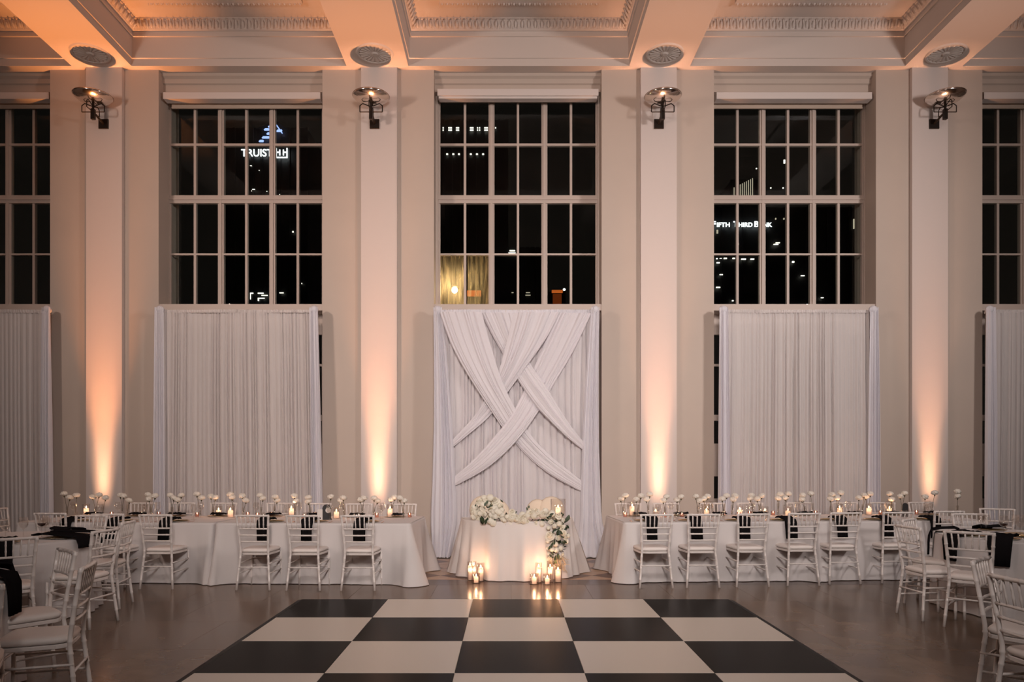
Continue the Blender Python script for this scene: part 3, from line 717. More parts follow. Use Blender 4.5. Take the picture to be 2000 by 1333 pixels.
# ================================================================ TABLE LINEN
def cloth_from(per, h, name, m, label, flare, fold, seed, group=None, hem=.008, lock=lambda x, y, nx, ny: 1):
    """per: list of (x, y, nx, ny, corner 0..1) around the table edge"""
    r = random.Random(seed); n = len(per); L = [0]
    for i in range(n): L.append(L[-1] + math.hypot(per[(i + 1) % n][0] - per[i][0], per[(i + 1) % n][1] - per[i][1]))
    T = L[-1]; fr = [(round(T / w_), a, r.uniform(0, 6.28)) for w_, a in fold]
    rows = [0, .01, .03, .08, .16, .28, .42, .56, .7, .82, .92, 1.0]
    vs = []
    for j, t in enumerate(rows):
        for i, (x, y, nx, ny, c) in enumerate(per):
            s = L[i] / T
            fo = sum(a * math.sin(2 * PI * k * s + p) for k, a, p in fr) + sum(a * .5 * math.sin(2 * PI * (k * 2 + 1) * s + p * 2) for k, a, p in fr)
            g = lock(x, y, nx, ny)
            o = (.0 if j == 0 else .006) + (.035 * t + flare * c * t ** 1.25) * g + fo * t ** .8 * (.7 + 1.1 * c if flare else 1) * g
            o = max(o, .004 if j else 0)
            z = h - t * (h - hem) + (.004 if j == 0 else 0)
            if j == 0: ins = .012; vs.append((x - nx * ins, y - ny * ins, z))
            else: vs.append((x + nx * o, y + ny * o, z))
    fs = [tuple(range(n))]
    for j in range(len(rows) - 1):
        for i in range(n): fs.append((j * n + i, j * n + (i + 1) % n, (j + 1) * n + (i + 1) % n, (j + 1) * n + i))
    o = MB().add(vs, fs).build(name, m, None, 'open')
    o.data.polygons[0].use_smooth = False
    return tag(o, label, 'tablecloth', group)
def rect_per(cx, cyy, wd, dp, rot, step=.035):
    pts = []; hw, hd = wd / 2, dp / 2; rc = .05
    segs = [((-hw, -hd), (hw, -hd), (0, -1)), ((hw, -hd), (hw, hd), (1, 0)), ((hw, hd), (-hw, hd), (0, 1)), ((-hw, hd), (-hw, -hd), (-1, 0))]
    for si, (a, b, nn) in enumerate(segs):
        ln = math.hypot(b[0] - a[0], b[1] - a[1]); k = int(ln / step); n2 = segs[(si + 1) % 4][2]
        for i in range(k + 1):
            d = rc + (ln - 2 * rc) * i / k; x = a[0] + (b[0] - a[0]) * d / ln; y = a[1] + (b[1] - a[1]) * d / ln
            dc = min(d, ln - d); c = math.exp(-(dc / .13) ** 2)
            pts.append((x, y, nn[0], nn[1], c))
        for i in range(1, 6):
            f = i / 6 * PI / 2; nx = nn[0] * math.cos(f) + n2[0] * math.sin(f); ny = nn[1] * math.cos(f) + n2[1] * math.sin(f)
            pts.append((b[0] - (nn[0] + n2[0]) * rc + nx * rc, b[1] - (nn[1] + n2[1]) * rc + ny * rc, nx, ny, 1))
    c, s = math.cos(rot), math.sin(rot)
    return [(cx + x * c - y * s, cyy + x * s + y * c, nx * c - ny * s, nx * s + ny * c, q) for x, y, nx, ny, q in pts]
def circ_per(cx, cyy, r, n=150): return [(cx + r * math.cos(2 * PI * k / n), cyy + r * math.sin(2 * PI * k / n), math.cos(2 * PI * k / n), math.sin(2 * PI * k / n), .0) for k in range(n)]
DEP = 1.22; FO = [(.62, .017), (.29, .013)]
def longtable(x0, x1, yf, slope, label, seed, lock_side):
    rot = math.atan(slope); wd = (x1 - x0) / math.cos(rot); mx = (x0 + x1) / 2; my = yf(mx) + DEP / 2
    ux, uy = math.cos(rot), math.sin(rot)
    def lock(x, y, nx, ny):
        d = nx * ux + ny * uy
        return 1 if d * lock_side <= .05 else max(.04, 1 - d * lock_side)
    cloth_from(rect_per(mx - math.sin(rot) * 0, my, wd, DEP, rot), TH, 'tablecloth', M['linen'], label, .19, FO, seed, 'white cloths over the long tables', lock=lock if lock_side else (lambda *a: 1))
longtable(-3.725, -1.21, yfL, -.042, 'floor-length white cloth over left long table, section ending beside central backdrop', 21, -1)
longtable(-6.35, -3.745, yfL, -.042, 'floor-length white cloth over left long table, section reaching the left round table', 22, 1)
longtable(1.46, 3.98, yfR, .06, 'floor-length white cloth over right long table, section beginning beside central backdrop', 23, 1)
longtable(4.0, 6.35, yfR, .06, 'floor-length white cloth over right long table, section reaching the right round table', 24, -1)
FR = [(.36, .022), (.21, .014)]
cloth_from(circ_per(-5.14, 7.62, .762), TH, 'tablecloth', M['linen'], 'white cloth of the left round table laid with black napkins and glasses', 0, FR, 31, 'white cloths over the round tables')
cloth_from(circ_per(-4.17, 4.86, .762), TH, 'tablecloth', M['linen'], 'white cloth of nearest left round table, just its edge with a hanging napkin', 0, FR, 32, 'white cloths over the round tables')
cloth_from(circ_per(5.44, 7.88, .762), TH, 'tablecloth', M['linen'], 'white cloth of the right round table with wine glasses and a gold charger', 0, FR, 33, 'white cloths over the round tables')
# half-round sweetheart table
SX, SY, SR = .125, 10.38, .775
per = []
N = 120
for k in range(N + 1):
    a = PI + PI * k / N
    per.append((SX + SR * math.cos(a), SY + SR * math.sin(a), math.cos(a), math.sin(a), .12 + .7 * math.exp(-((k - 0) / 16) ** 2) + .7 * math.exp(-((k - N) / 16) ** 2)))
for k in range(1, 30): per.append((SX + SR - 2 * SR * k / 30, SY, 0, 1, .3))
cloth_from(per, TH, 'tablecloth', M['linen2'], 'ivory satin cloth falling in soft folds over the half-round sweetheart table', .16, [(.52, .034), (.30, .020)], 41)

# scalloped chairs behind the sweetheart table
def petal_chair(x, y, label, lobes):
    t = thing('shell_back_chair', (x, y, 0), label=label, cat='chair', group='shell-back chairs at the sweetheart table')
    back = MB()
    for (cx, cz, r, dy) in lobes:
        n = 22; vs = []; fs = []
        for j, (f, d) in enumerate([(0, -.055), (.6, -.05), (.9, -.03), (1.0, 0), (.9, .03), (0, .04)]):
            for k in range(n):
                a = 2 * PI * k / n; vs.append((cx + r * f * math.cos(a), dy + d, max(.46, cz + r * 1.05 * f * math.sin(a))))
        for j in range(5):
            for k in range(n): fs.append((j * n + k, j * n + (k + 1) % n, (j + 1) * n + (k + 1) % n, (j + 1) * n + k))
        MB().add(vs, fs).build('back_lobe', M['petal'], t, True)
    MB().lathe([(.0, .36), (.24, .37), (.26, .40), (.26, .45), (.24, .48), (0, .485)], 24, (0, -.22, 0)).build('seat', M['petal'], t, True)
    for sx in (-.17, .17):
        for sy in (-.38, -.06): MB().tube([(sx, sy, 0), (sx * .9, sy, .38)], [.01, .014], 8).build('leg', M['gold'], t, True)
    return t
petal_chair(PX(1066, 10.95), 10.95, 'blush shell-back chair with two rounded lobes, right one behind the flowers', [(-.12, .82, .17, .02), (.08, .83, .20, .0), (-.02, .60, .24, .01)])
petal_chair(PX(956, 10.95), 10.95, 'blush shell-back chair mostly hidden behind the big left flower cluster', [(-.10, .84, .20, .0), (.12, .80, .18, .02), (0, .60, .24, .01)])

# ================================================================ FLOWERS
def bloom(r, seed, layers=4, ruff=.12, cup=1.0):
    rr = random.Random(seed); m = MB()
    for L in range(layers):
        f = (L + 1) / layers; n = 5 + L * 2; rad = r * f; up = r * (.95 - .75 * f) * cup
        for k in range(n):
            a = 2 * PI * (k + .5 * (L % 2)) / n + rr.uniform(-.15, .15); w_ = 2 * PI / n * .72
            vs = []
            for j in range(4):
                q = j / 3
                for i in range(4):
                    p = i / 3 - .5; aa = a + p * w_ * 2 * (.5 + .5 * math.sin(PI * (q * .7 + .1)))
                    R_ = rad * (.15 + .85 * math.sin(q * PI / 2)) * (1 - .12 * abs(p) * 2 * q) + rr.uniform(-1, 1) * ruff * r * .18 * q
                    z = up + r * .55 * (q ** 1.3) * (1.15 - f) * 1.6 - r * .25 * f * q ** 2 + rr.uniform(-1, 1) * ruff * r * .25 * q
                    vs.append((R_ * math.cos(aa), R_ * math.sin(aa), z - r * .1))
            m.add(vs, [(j * 4 + i, j * 4 + i + 1, (j + 1) * 4 + i + 1, (j + 1) * 4 + i) for j in range(3) for i in range(3)])
    m.ball((0, 0, r * .25), r * .62, 8, 6, (1, 1, .8))
    return m
def pom(r, seed, freq=9, amp=.16):   # carnation / hydrangea head: crinkled ball
    rr = random.Random(seed); p1, p2 = rr.uniform(0, 6), rr.uniform(0, 6); n, k_ = 30, 18; vs = []; fs = []
    for i in range(k_ + 1):
        a = PI * i / k_
        for k in range(n):
            t = 2 * PI * k / n; q = r * (1 + amp * math.sin(freq * t + 4 * a + p1) * math.sin(a) + amp * .7 * math.sin(6 * a + 5 * t + p2) * math.sin(a) + rr.uniform(-.05, .05))
            vs.append((q * math.sin(a) * math.cos(t), q * math.sin(a) * math.sin(t), -q * .82 * math.cos(a) * (1 if a > PI / 2 else .8)))
    for i in range(k_):
        for k in range(n): fs.append((i * n + k, i * n + (k + 1) % n, (i + 1) * n + (k + 1) % n, (i + 1) * n + k))
    return MB().add(vs, fs)
carn = [pom(.044, 50 + i).mesh('blossom', M['petalc'], True) for i in range(4)]
vase_m = {}
def vase_mesh(h):
    k = round(h, 2)
    if k not in vase_m:
        vase_m[k] = MB().lathe([(.0, .004), (.019, .004), (.0205, .012), (.0205, k), (.018, k), (.018, .016), (0, .014)], 12).mesh('glass_tube', M['cglass'], True)
    return vase_m[k]
VL = [([(125.6, 966), (136.6, 973)], (131, 1008)), ([(148, 969)], (147.5, 1008)), ([(180.6, 972), (192.7, 968.5)], (187, 1007)), ([(206, 974)], (201, 1008)),
      ([(234, 969), (243, 970)], (238.5, 1008)), ([(253, 979)], (249, 1010)), ([(288, 968)], (284, 1003)), ([(291, 976), (304, 970)], (295, 1011)),
      ([(332, 969), (340, 974)], (336, 1008)), ([(348, 978), (354, 969)], (349, 1002)), ([(384, 967), (393, 974)], (391, 1007)), ([(411, 971), (420.5, 973)], (416, 1007)),
      ([(449, 967), (453, 973)], (456.5, 1008)), ([(473, 970), (481, 979)], (475, 1011)), ([(508, 969), (513, 975)], (510, 1006)), ([(538, 972), (540, 979)], (536, 1003)),
      ([(575, 970), (578, 980)], (576, 1008)), ([(603, 973), (602.5, 981)], (606, 1006)), ([(645.6, 972)], (642, 1004)), ([(671, 974), (665, 979)], (672, 1010)),
      ([(704, 978), (711, 974.5)], (707.7, 1006)), ([(731, 974.5), (736.5, 980)], (730, 1010)), ([(764, 977), (771, 973)], (765, 1005)), ([(781, 974.5), (789, 980)], (788, 1014))]
VR = [([(1213, 976), (1221, 969)], (1217, 1008)), ([(1243, 977), (1252, 970)], (1245, 1011)), ([(1263, 977), (1269, 967)], (1266, 1005)), ([(1295, 979), (1302, 972)], (1299, 1007)),
      ([(1323, 978), (1330, 972)], (1323, 1008)), ([(1359, 971), (1367, 980)], (1363, 1009)), ([(1374, 975), (1383, 971)], (1377, 1003)), ([(1411, 976), (1420, 970)], (1413, 1010)),
      ([(1436, 970), (1431, 977)], (1430, 1008)), ([(1468, 969), (1466, 975)], (1470, 1002)), ([(1478, 976), (1488, 970)], (1484, 1003)), ([(1519, 975), (1524, 967)], (1520, 1007)),
      ([(1534, 974), (1540, 966)], (1532, 1003)), ([(1567.7, 968.6), (1566.6, 977)], (1572, 1003)), ([(1584, 965.5)], (1587, 1003)), ([(1625, 967.5), (1620.5, 976)], (1622, 1003)),
      ([(1635, 974), (1642.5, 964)], (1635, 1002)), ([(1676.6, 974)], (1676, 1005)), ([(1686.5, 968.6), (1692, 972)], (1684, 1000)), ([(1700, 966)], (1697, 998)),
      ([(1739, 966), (1741.5, 977)], (1742, 1000)), ([(1758, 971), (1766, 965)], (1762, 1003)), ([(1805.6, 972)], (1806, 1003)), ([(1825, 964)], (1820, 1000)), ([(1871.6, 961.6), (1869, 971)], (1870, 1000))]
def ytab(x, yf, f): return yf(x) + f * DEP
def bud_vase(heads, base, yf, label, group, k):
    # depth from the height of the base in the photo, kept on the table top
    Y = (H - TH) * F / (base[1] - HY)
    for _ in range(3):
        x = PX(base[0], Y); lo, hi = yf(x) + .12, yf(x) + DEP - .1; Y = min(max(Y, lo + .25), hi)
    x = PX(base[0], Y); r = random.Random(k)
    t = thing('bud_vase', (x, Y, TH + .006), label=label, cat='vase', group=group)
    h = r.choice((.13, .15, .17)); link('glass_tube', vase_mesh(h), t)
    for (hx, hy) in heads:
        p = Vector((PX(hx, Y) - x, r.uniform(-.025, .025), PZ(hy, Y) - TH))
        a = math.atan2(p.x, p.z) * .9
        link('blossom', carn[r.randrange(4)], t, tuple(p), (r.uniform(-.3, .3), a, r.uniform(0, 6)))
        q = p * .5; m = MB(); foot = Vector((-p.x * .1, -p.y * .1, .02))
        m.tube([foot, Vector((p.x * .32, p.y * .3, p.z * .5)), Vector((p.x * .8, p.y * .8, p.z * .8)), p - Vector((p.x * .08, 0, .025))], [.0028, .0028, .0028, .004], 5)
        m.lathe([(.005, -.05), (.011, -.035), (.013, -.02)], 6, tuple(p)); m.build('stem', M['stem'], t)
    return t
for k, (hd, b) in enumerate(VL): bud_vase(hd, b, yfL, 'white carnation vase on left long table, %s' % oth(k, len(VL)), 'carnation vases on the left long table', 100 + k)
for k, (hd, b) in enumerate(VR): bud_vase(hd, b, yfR, 'white carnation vase on right long table, %s' % oth(k, len(VR)), 'carnation vases on the right long table', 200 + k)

# floral garland on the sweetheart table
ga = thing('floral_garland', (SX, 9.75, TH), label='garland of cream roses and hydrangea spilling across sweetheart table and down its right side', cat='flower garland')
BL = [bloom(1, 60 + i, 4, .15).mesh('blossom', M['petalw'], True) for i in range(3)] + [pom(.9, 70 + i, 13, .08).mesh('blossom', M['petalw'], True) for i in range(3)]
def leafmesh(m, L=1.0, W=.42):
    def fn(u, v):
        w_ = math.sin(PI * min(1, v * 1.02)) ** .7 * W; x = (u - .5) * w_ ; return (x, v * L, -.25 * v * v * L + abs(u - .5) * w_ * .4)
    return MB().grid(fn, 4, 6).mesh('leaf', m, 'open')
LF = [leafmesh(M['leaf']), leafmesh(M['leaf2'], 1, .55)]
rg = random.Random(5)
def put(mesh, px, py, Y, size, face=True, name='blossom'):
    o = link(name, mesh, ga, (PX(px, Y) - SX, Y - 9.75, PZ(py, Y) - TH))
    o.rotation_euler = (PI / 2 * rg.uniform(.45, 1.0) if face else rg.uniform(0, 2), rg.uniform(-.5, .5), rg.uniform(-.6, .6)); o.scale = (size,) * 3; return o
def rpy(px, py, Y, sz, kind=None): put(BL[kind if kind is not None else rg.randrange(6)], px, py, Y, sz)
# big left cluster
for (px, py, s) in [(930, 1003, .045), (927, 992, .042), (935, 983, .045), (946, 974, .045), (957, 973, .05), (968, 980, .055), (976, 989, .05), (966, 994, .055), (952, 984, .04), (943, 995, .038),
                    (925, 1010, .040), (934, 1014, .036), (946, 1005, .03), (958, 1003, .045), (972, 1001, .04), (938, 1004, .034), (950, 1014, .03), (961, 1012, .04), (940, 978, .038), (950, 978, .04), (962, 984, .04), (932, 998, .04), (924, 999, .036), (958, 994, .036), (971, 985, .04), (942, 986, .036), (980, 997, .036), (951, 1020, .036)]:
    rpy(px, py, 9.86 + rg.uniform(-.06, .06), s * 1.15)
# band along the front edge
for k in range(58):
    px = 955 + k * 2.5; py = 1010 + 5 * math.sin(px * .07) + rg.uniform(-9, 8); Y = 9.70 + .0 * k + rg.uniform(-.05, .05)
    dx = PX(px, 9.7) - SX; Y = SY - math.sqrt(max(.01, SR ** 2 - min(SR * .97, abs(dx)) ** 2)) + rg.uniform(-.03, .06)
    rpy(px, py, Y, rg.uniform(.034, .056))
for (px, py, s, kd) in [(963, 1022, .055, 5), (957, 1018, .05, 4), (998, 1019, .050, 0), (1000, 1001, .05, 1), (1020, 1007, .055, 3), (1042, 1008, .055, 4), (1060, 1006, .055, 5), (1078, 1004, .05, 3), (1090, 1010, .055, 0), (1030, 1021, .04, 1), (1046, 1023, .04, 2), (1058, 1024, .045, 3)]:
    rpy(px, py, 9.62 + abs(px - 1010) * .0009, s, kd)
# cascade
for (px, py, s) in [(1074, 1048, .060), (1090, 1051, .035), (1086, 1064, .030), (1096, 1034, .035), (1101, 1042, .038), (1104, 1050, .038), (1106, 1058, .03), (1092, 1024, .036), (1076, 1020, .034), (1083, 1028, .03), (1070, 1058, .026),
                    (1078, 1074, .032), (1087, 1075, .034), (1095, 1072, .030), (1070, 1082, .024), (1073, 1092, .032), (1066, 1094, .028), (1099, 1084, .022), (1079, 1062, .02), (1100, 1030, .03), (1071, 1032, .026), (1110, 1047, .026), (1068, 1072, .02), (1093, 1088, .02)]:
    rpy(px, py, 9.70 + rg.uniform(-.05, .03), s * 1.2)
# leaves
for (px, py, s, a, k) in [(937, 1012, .10, 3.0, 0), (949, 1015, .07, 3.2, 0), (987, 1024, .05, 2.8, 0), (1106, 1022, .075, .3, 1), (1103, 1030, .06, 2.5, 0), (1088, 1040, .07, 2.6, 0), (1080, 1060, .06, 3.4, 0), (1086, 1086, .08, 3.0, 0),
                          (1075, 1066, .06, 3.3, 0), (1098, 1060, .06, 2.2, 0), (1001, 1010, .05, 1.0, 0), (1064, 1014, .05, 2.2, 0), (1070, 1010, .06, 1.6, 0), (946, 990, .05, .5, 1), (952, 993, .05, 1.2, 0), (1078, 1042, .05, .8, 0), (1092, 1036, .05, 3.8, 0),
                          (968, 1016, .05, 3.8, 0), (1030, 998, .04, .1, 1), (1082, 1098, .06, 3.2, 1), (1096, 1048, .05, 2.0, 0), (1074, 1084, .05, 2.6, 0)]:
    for rep in range(2):
        o = link('leaf', LF[k], ga, (PX(px + rep * 3, 9.6) - SX, 9.60 + rg.uniform(-.02, .12) - 9.75, PZ(py - rep * 4, 9.6) - TH)); o.scale = (s * 1.1,) * 3
        o.rotation_euler = (PI / 2 + rg.uniform(-.3, .3), a + rg.uniform(-.3, .3), rg.uniform(-.3, .3))
fil = MB()
for k in range(230):
    u = rg.random()
    if u < .35: px, py, Y = rg.uniform(924, 980), rg.uniform(976, 1016), rg.uniform(9.82, 10.0)
    elif u < .65: px = rg.uniform(955, 1100); py = 1011 + rg.uniform(-8, 10); Y = 9.72 + rg.uniform(-.02, .12)
    else: py = rg.uniform(1015, 1096); px = 1088 + 8 * math.sin((py - 1015) * .05) + rg.uniform(-14, 14); Y = rg.uniform(9.72, 9.82)
    c = Vector((PX(px, Y) - SX, Y - 9.75, PZ(py, Y) - TH)); a = Vector((rg.uniform(-1, 1), rg.uniform(-1, .4), rg.uniform(-1, 1))).normalized() * .035
    b = a.cross(Vector((rg.uniform(-1, 1), rg.uniform(-1, 1), rg.uniform(-1, 1)))).normalized() * .012
    fil.add([c - a, c + b, c + a, c - b], [(0, 1, 2, 3)])
tag(fil.build('small_foliage', M['leaf'], ga), kind='stuff')
gr = MB()
for k in range(170):
    px, py = rg.uniform(1070, 1104), rg.uniform(1086, 1112); Y = rg.uniform(9.66, 9.8)
    c = Vector((PX(px, Y) - SX, Y - 9.75, PZ(py, Y) - TH)); c.z = max(c.z, .09 - TH); d = Vector(((px - 1082) / 100 + rg.uniform(-.4, .4), rg.uniform(-.2, .2), rg.uniform(-1, .1))).normalized() * rg.uniform(.03, .09)
    if c.z + d.z < .02 - TH: d.z = .02 - TH - c.z
    gr.tube([c - d * .3, c + d], [.002, .003], 3)
tag(gr.build('dried_grass', M['grass'], ga), kind='stuff')

# ================================================================ CANDLES
flame_me = MB().lathe([(0, 0), (.0045, .004), (.0062, .010), (.0050, .018), (.0024, .027), (0, .034)], 8).mesh('flame', M['flame'], True)
flame_s = MB().lathe([(0, 0), (.004, .003), (.0052, .008), (.004, .014), (0, .024)], 8).mesh('flame', M['flame'], True)
wick_me = MB().tube([(0, 0, -.004), (.001, 0, .006), (.0, .001, .011)], .0012, 4).mesh('wick', M['wick'])
wm = {}
def waxmesh(r, h):
    k = (round(r, 3), round(h, 3))
    if k not in wm: wm[k] = MB().lathe([(0, 0), (r * .97, 0), (r, .004), (r, h - .005), (r * .93, h), (r * .55, h - .004), (0, h - .006)], 18).mesh('candle', M['wax'], True)
    return wm[k]
gm = {}
def glassmesh(r, h, mm='cglass', base=.006):
    k = (round(r, 3), round(h, 3), mm)
    if k not in gm: gm[k] = MB().lathe([(0, .0), (r * .96, 0), (r, .004), (r, h), (r - .003, h + .001), (r - .003, base + .002), (0, base)], 22).mesh('glass_cylinder', M[mm], True)
    return gm[k]
def candle(x, y, z, r, h, gr_, gh, label, group, mm='cglass', small=False, glow=0, lit_=True):
    t = thing('candle_in_glass', (x, y, z), label=label, cat='candle', group=group)
    c = link('candle', waxmesh(r, h), t, (0, 0, .007))
    link('wick', wick_me, c, (0, 0, h - .006))
    if lit_: link('flame', flame_s if small else flame_me, c, (0, 0, h + .003))
    if gr_: link('glass_cylinder', glassmesh(gr_, gh, mm), t)
    if h > .06: point('wax_glow_fill', (x, y, z + .007 + h * .72), .22 * (h / .12), (1, .56, .34), r * .4)  # added lamp hidden inside the wax so its sides glow; only the flame burns
    if glow: point('candle_glow', (x, y, z + h + .055), glow, (1, .50, .26), .012)
    return t
# pillar: (px, base py, wax px height) ; votive
PLL = [(168.5, 1007, 14), (427, 1005, 11), (450, 1012, 13), (569, 1006, 15), (657, 1014, 12), (762, 1012, 16)]
VOL = [(187, 1010), (218, 1010), (277, 1010), (310, 1008), (385, 1011), (484, 1010), (503, 1012), (530, 1010), (594, 1015), (701, 1014), (736, 1012), (800, 1012), (615, 1004)]
PLR = [(1234.5, 1009, 18), (1380, 1003, 9), (1445, 1001, 10), (1494, 1002, 8), (1539, 1009, 9), (1640, 999, 12), (1697, 1004, 12), (1737, 996, 11), (1281, 1001, 8)]
VOR = [(1221, 1011), (1332, 1011), (1414, 1007), (1443, 1010), (1464, 1008), (1510, 1006), (1593, 1006), (1719.5, 1004), (1298, 1012), (1790, 1003)]
def tabxy(px, py, yf):
    Y = (H - TH) * F / (py - HY)
    for _ in range(3): x = PX(px, Y); Y = min(max(Y, yf(x) + .30), yf(x) + DEP - .16)
    return PX(px, Y), Y
for lst, yf, nm in ((PLL, yfL, 'left'), (PLR, yfR, 'right')):
    for k, (px, py, hh) in enumerate(lst):
        x, y = tabxy(px, py, yf); h = hh * y / F
        candle(x, y, TH + .006, .034, h, .048, h + .07, 'lit pillar candle in glass on %s long table, %s' % (nm, oth(k, len(lst))), 'pillar candles on the %s long table' % nm, glow=.9)
for lst, yf, nm in ((VOL, yfL, 'left'), (VOR, yfR, 'right')):
    for k, (px, py) in enumerate(lst):
        x, y = tabxy(px, py, yf)
        candle(x, y, TH + .006, .021, .028, .028, .062, 'small lit glass votive on %s long table, %s' % (nm, oth(k, len(lst))), 'votives on the %s long table' % nm, 'rose_glass', True)
FC = [(918, 1134.8, .026, .19, .036, .25, 'tall slim floor candle left of sweetheart table, outermost of its cluster', .8),
      (925.5, 1134.2, .026, .19, .036, .25, 'tall slim floor candle left of sweetheart table, at back of its cluster', 0),
      (939, 1136, .034, .17, .048, .24, 'tall floor candle left of sweetheart table, at right of its cluster', 1.0),
      (930, 1139.5, .028, .075, .052, .13, 'short floor candle left of sweetheart table, in front of its cluster', .7),
      (1043.5, 1142, .030, .085, .058, .14, 'short floor candle in low glass, leftmost of cluster under the flower cascade', .8),
      (1052, 1138.6, .030, .19, .042, .26, 'tall floor candle under flower cascade, behind the leftmost short one', .9),
      (1074.5, 1138, .030, .19, .042, .27, 'tall floor candle directly under flower cascade, behind the second short one', .9),
      (1069, 1142.5, .028, .075, .054, .14, 'second short floor candle, in front under the flower cascade', .8),
      (1090, 1138, .034, .155, .052, .22, 'thick candle in glass on floor, rightmost of the right cluster', 1.4)]
for px, py, r, h, g, gh, lb, gl in FC:
    Y = FY(py) ; candle(PX(px, Y), Y, 0, r, h, g, gh, lb, 'candles on the floor before the sweetheart table', glow=gl)
candle(PX(1090, 10.15), 10.15, TH + .006, .036, .145, .105, .27, 'lit pillar candle in a wide glass hurricane at right end of sweetheart table', None, glow=1.5)

# ================================================================ TABLEWARE
wg = MB().lathe([(0, 0), (.034, .001), (.033, .004), (.006, .010), (.0038, .03), (.0038, .085), (.008, .095), (.028, .112), (.038, .138), (.039, .165), (.032, .205), (.0305, .205), (.037, .165), (.036, .14), (.026, .115), (0, .098)], 18).mesh('wine_glass', M['cglass'], True)
tg = MB().lathe([(0, 0), (.028, .001), (.031, .01), (.034, .06), (.033, .105), (.031, .105), (.032, .06), (.029, .012), (0, .01)], 16).mesh('tumbler', M['cglass'], True)
winem = MB().lathe([(0, .0985), (.026, .1155), (.0345, .132), (0, .132)], 16).mesh('wine', M['wine'], True)
plm = MB().lathe([(0, .0), (.085, .001), (.14, .010), (.142, .012), (.13, .0125), (.088, .006), (0, .005)], 32).mesh('charger_plate', M['plate'], True)
rimm = MB().lathe([(.133, .0118), (.142, .0125), (.1425, .0135), (.133, .0135), (.133, .0118)], 32).mesh('gold_rim', M['gold'], True)
def plate(x, y, z, label, group):
    o = tag(link('charger_plate', plm, None, (x, y, z)), label, 'plate', group); link('gold_rim', rimm, o); return o
def wineglass(x, y, z, label, group, wine=False, s=1, m=None):
    o = tag(link('wine_glass', m or wg, None, (x, y, z)), label, 'glass', group); o.scale = (s, s, s)
    if wine: link('wine', winem, o)
    return o
def napkin_mesh(w_, back, drop, seed, over=.0):
    """long folded cloth lying on a plate then over the table edge; local +Y points to the table middle, edge at y=0"""
    r = random.Random(seed); p = [r.uniform(0, 6) for _ in range(4)]
    path = [(back, .016), (back * .8, .034), (back * .5, .026), (back * .25, .020), (.012, .012), (-.030, .002), (-.046, -.05), (-.052, -.12 if drop > .15 else -.06), (-.056, -drop)]
    if drop == 0: path = path[:5]
    th = .012; nu = 8; vs = []; K = len(path)
    for side in (0, 1):
        for j, (y, z) in enumerate(path):
            f = j / (K - 1)
            for i in range(nu + 1):
                u = i / nu - .5; ww = w_ * (1.25 - .35 * f + .08 * math.sin(f * 7 + p[0]))
                rp = .006 * math.sin(u * 18 + f * 5 + p[1]) + .008 * math.sin(u * 9 + p[2]) * (1 - f)
                dn = -th * side
                nrm_y, nrm_z = (0, 1) if z > .0 else (-1, 0)
                vs.append((u * ww + .01 * math.sin(f * 4 + p[3]), y + nrm_y * (rp + .008 + dn), z + nrm_z * (abs(rp) + .002 + (th if side == 0 else 0))))
    fs = []; n = nu + 1
    for side in (0, 1):
        for j in range(K - 1):
            for i in range(nu): fs.append(tuple(side * K * n + q for q in (j * n + i, j * n + i + 1, (j + 1) * n + i + 1, (j + 1) * n + i)))
    for j in range(K - 1):
        for i in (0, nu): fs.append((j * n + i, (j + 1) * n + i, K * n + (j + 1) * n + i, K * n + j * n + i))
    for j in (0, K - 1):
        for i in range(nu): fs.append((j * n + i, j * n + i + 1, K * n + j * n + i + 1, K * n + j * n + i))
    return MB().add(vs, fs).mesh('napkin', M['napkin'], True)
nap = [napkin_mesh(.155, .20, .23, s) for s in range(4)]; napf = [napkin_mesh(.16, .18, 0, 10 + s) for s in range(3)]
napb = napkin_mesh(.20, .24, .26, 30); naps = napkin_mesh(.22, .42, .10, 31)
def napkin(x, y, z, rz, label, group, m): return tag(link('black_napkin', m, None, (x, y, z), (0, 0, rz)), label, 'napkin', group)
forkm = MB().box(-.004, .004, -.09, .03, 0, .002).box(-.010, .010, .03, .05, 0, .002)
for q in (-.009, -.003, .003, .009): forkm.box(q - .0015, q + .0015, .05, .09, 0, .002)
forkm = forkm.mesh('fork', M['copper']); knifem = MB().box(-.005, .005, -.10, .0, 0, .003).prism([(-.007, 0), (.006, 0), (.006, .08), (-.001, .11), (-.007, .09)], 'z', 0, .002).mesh('knife', M['copper'])
seatsL = [133, 222, 325, 515, 602, 705]; seatsR = [1273, 1360, 1453, 1542, 1643, 1731, 1824]
backL = [196, 280, 355, 436, 540, 620, 701, 777]; backR = [1240, 1318, 1392, 1470, 1556, 1651, 1725, 1800]
rt = random.Random(3)
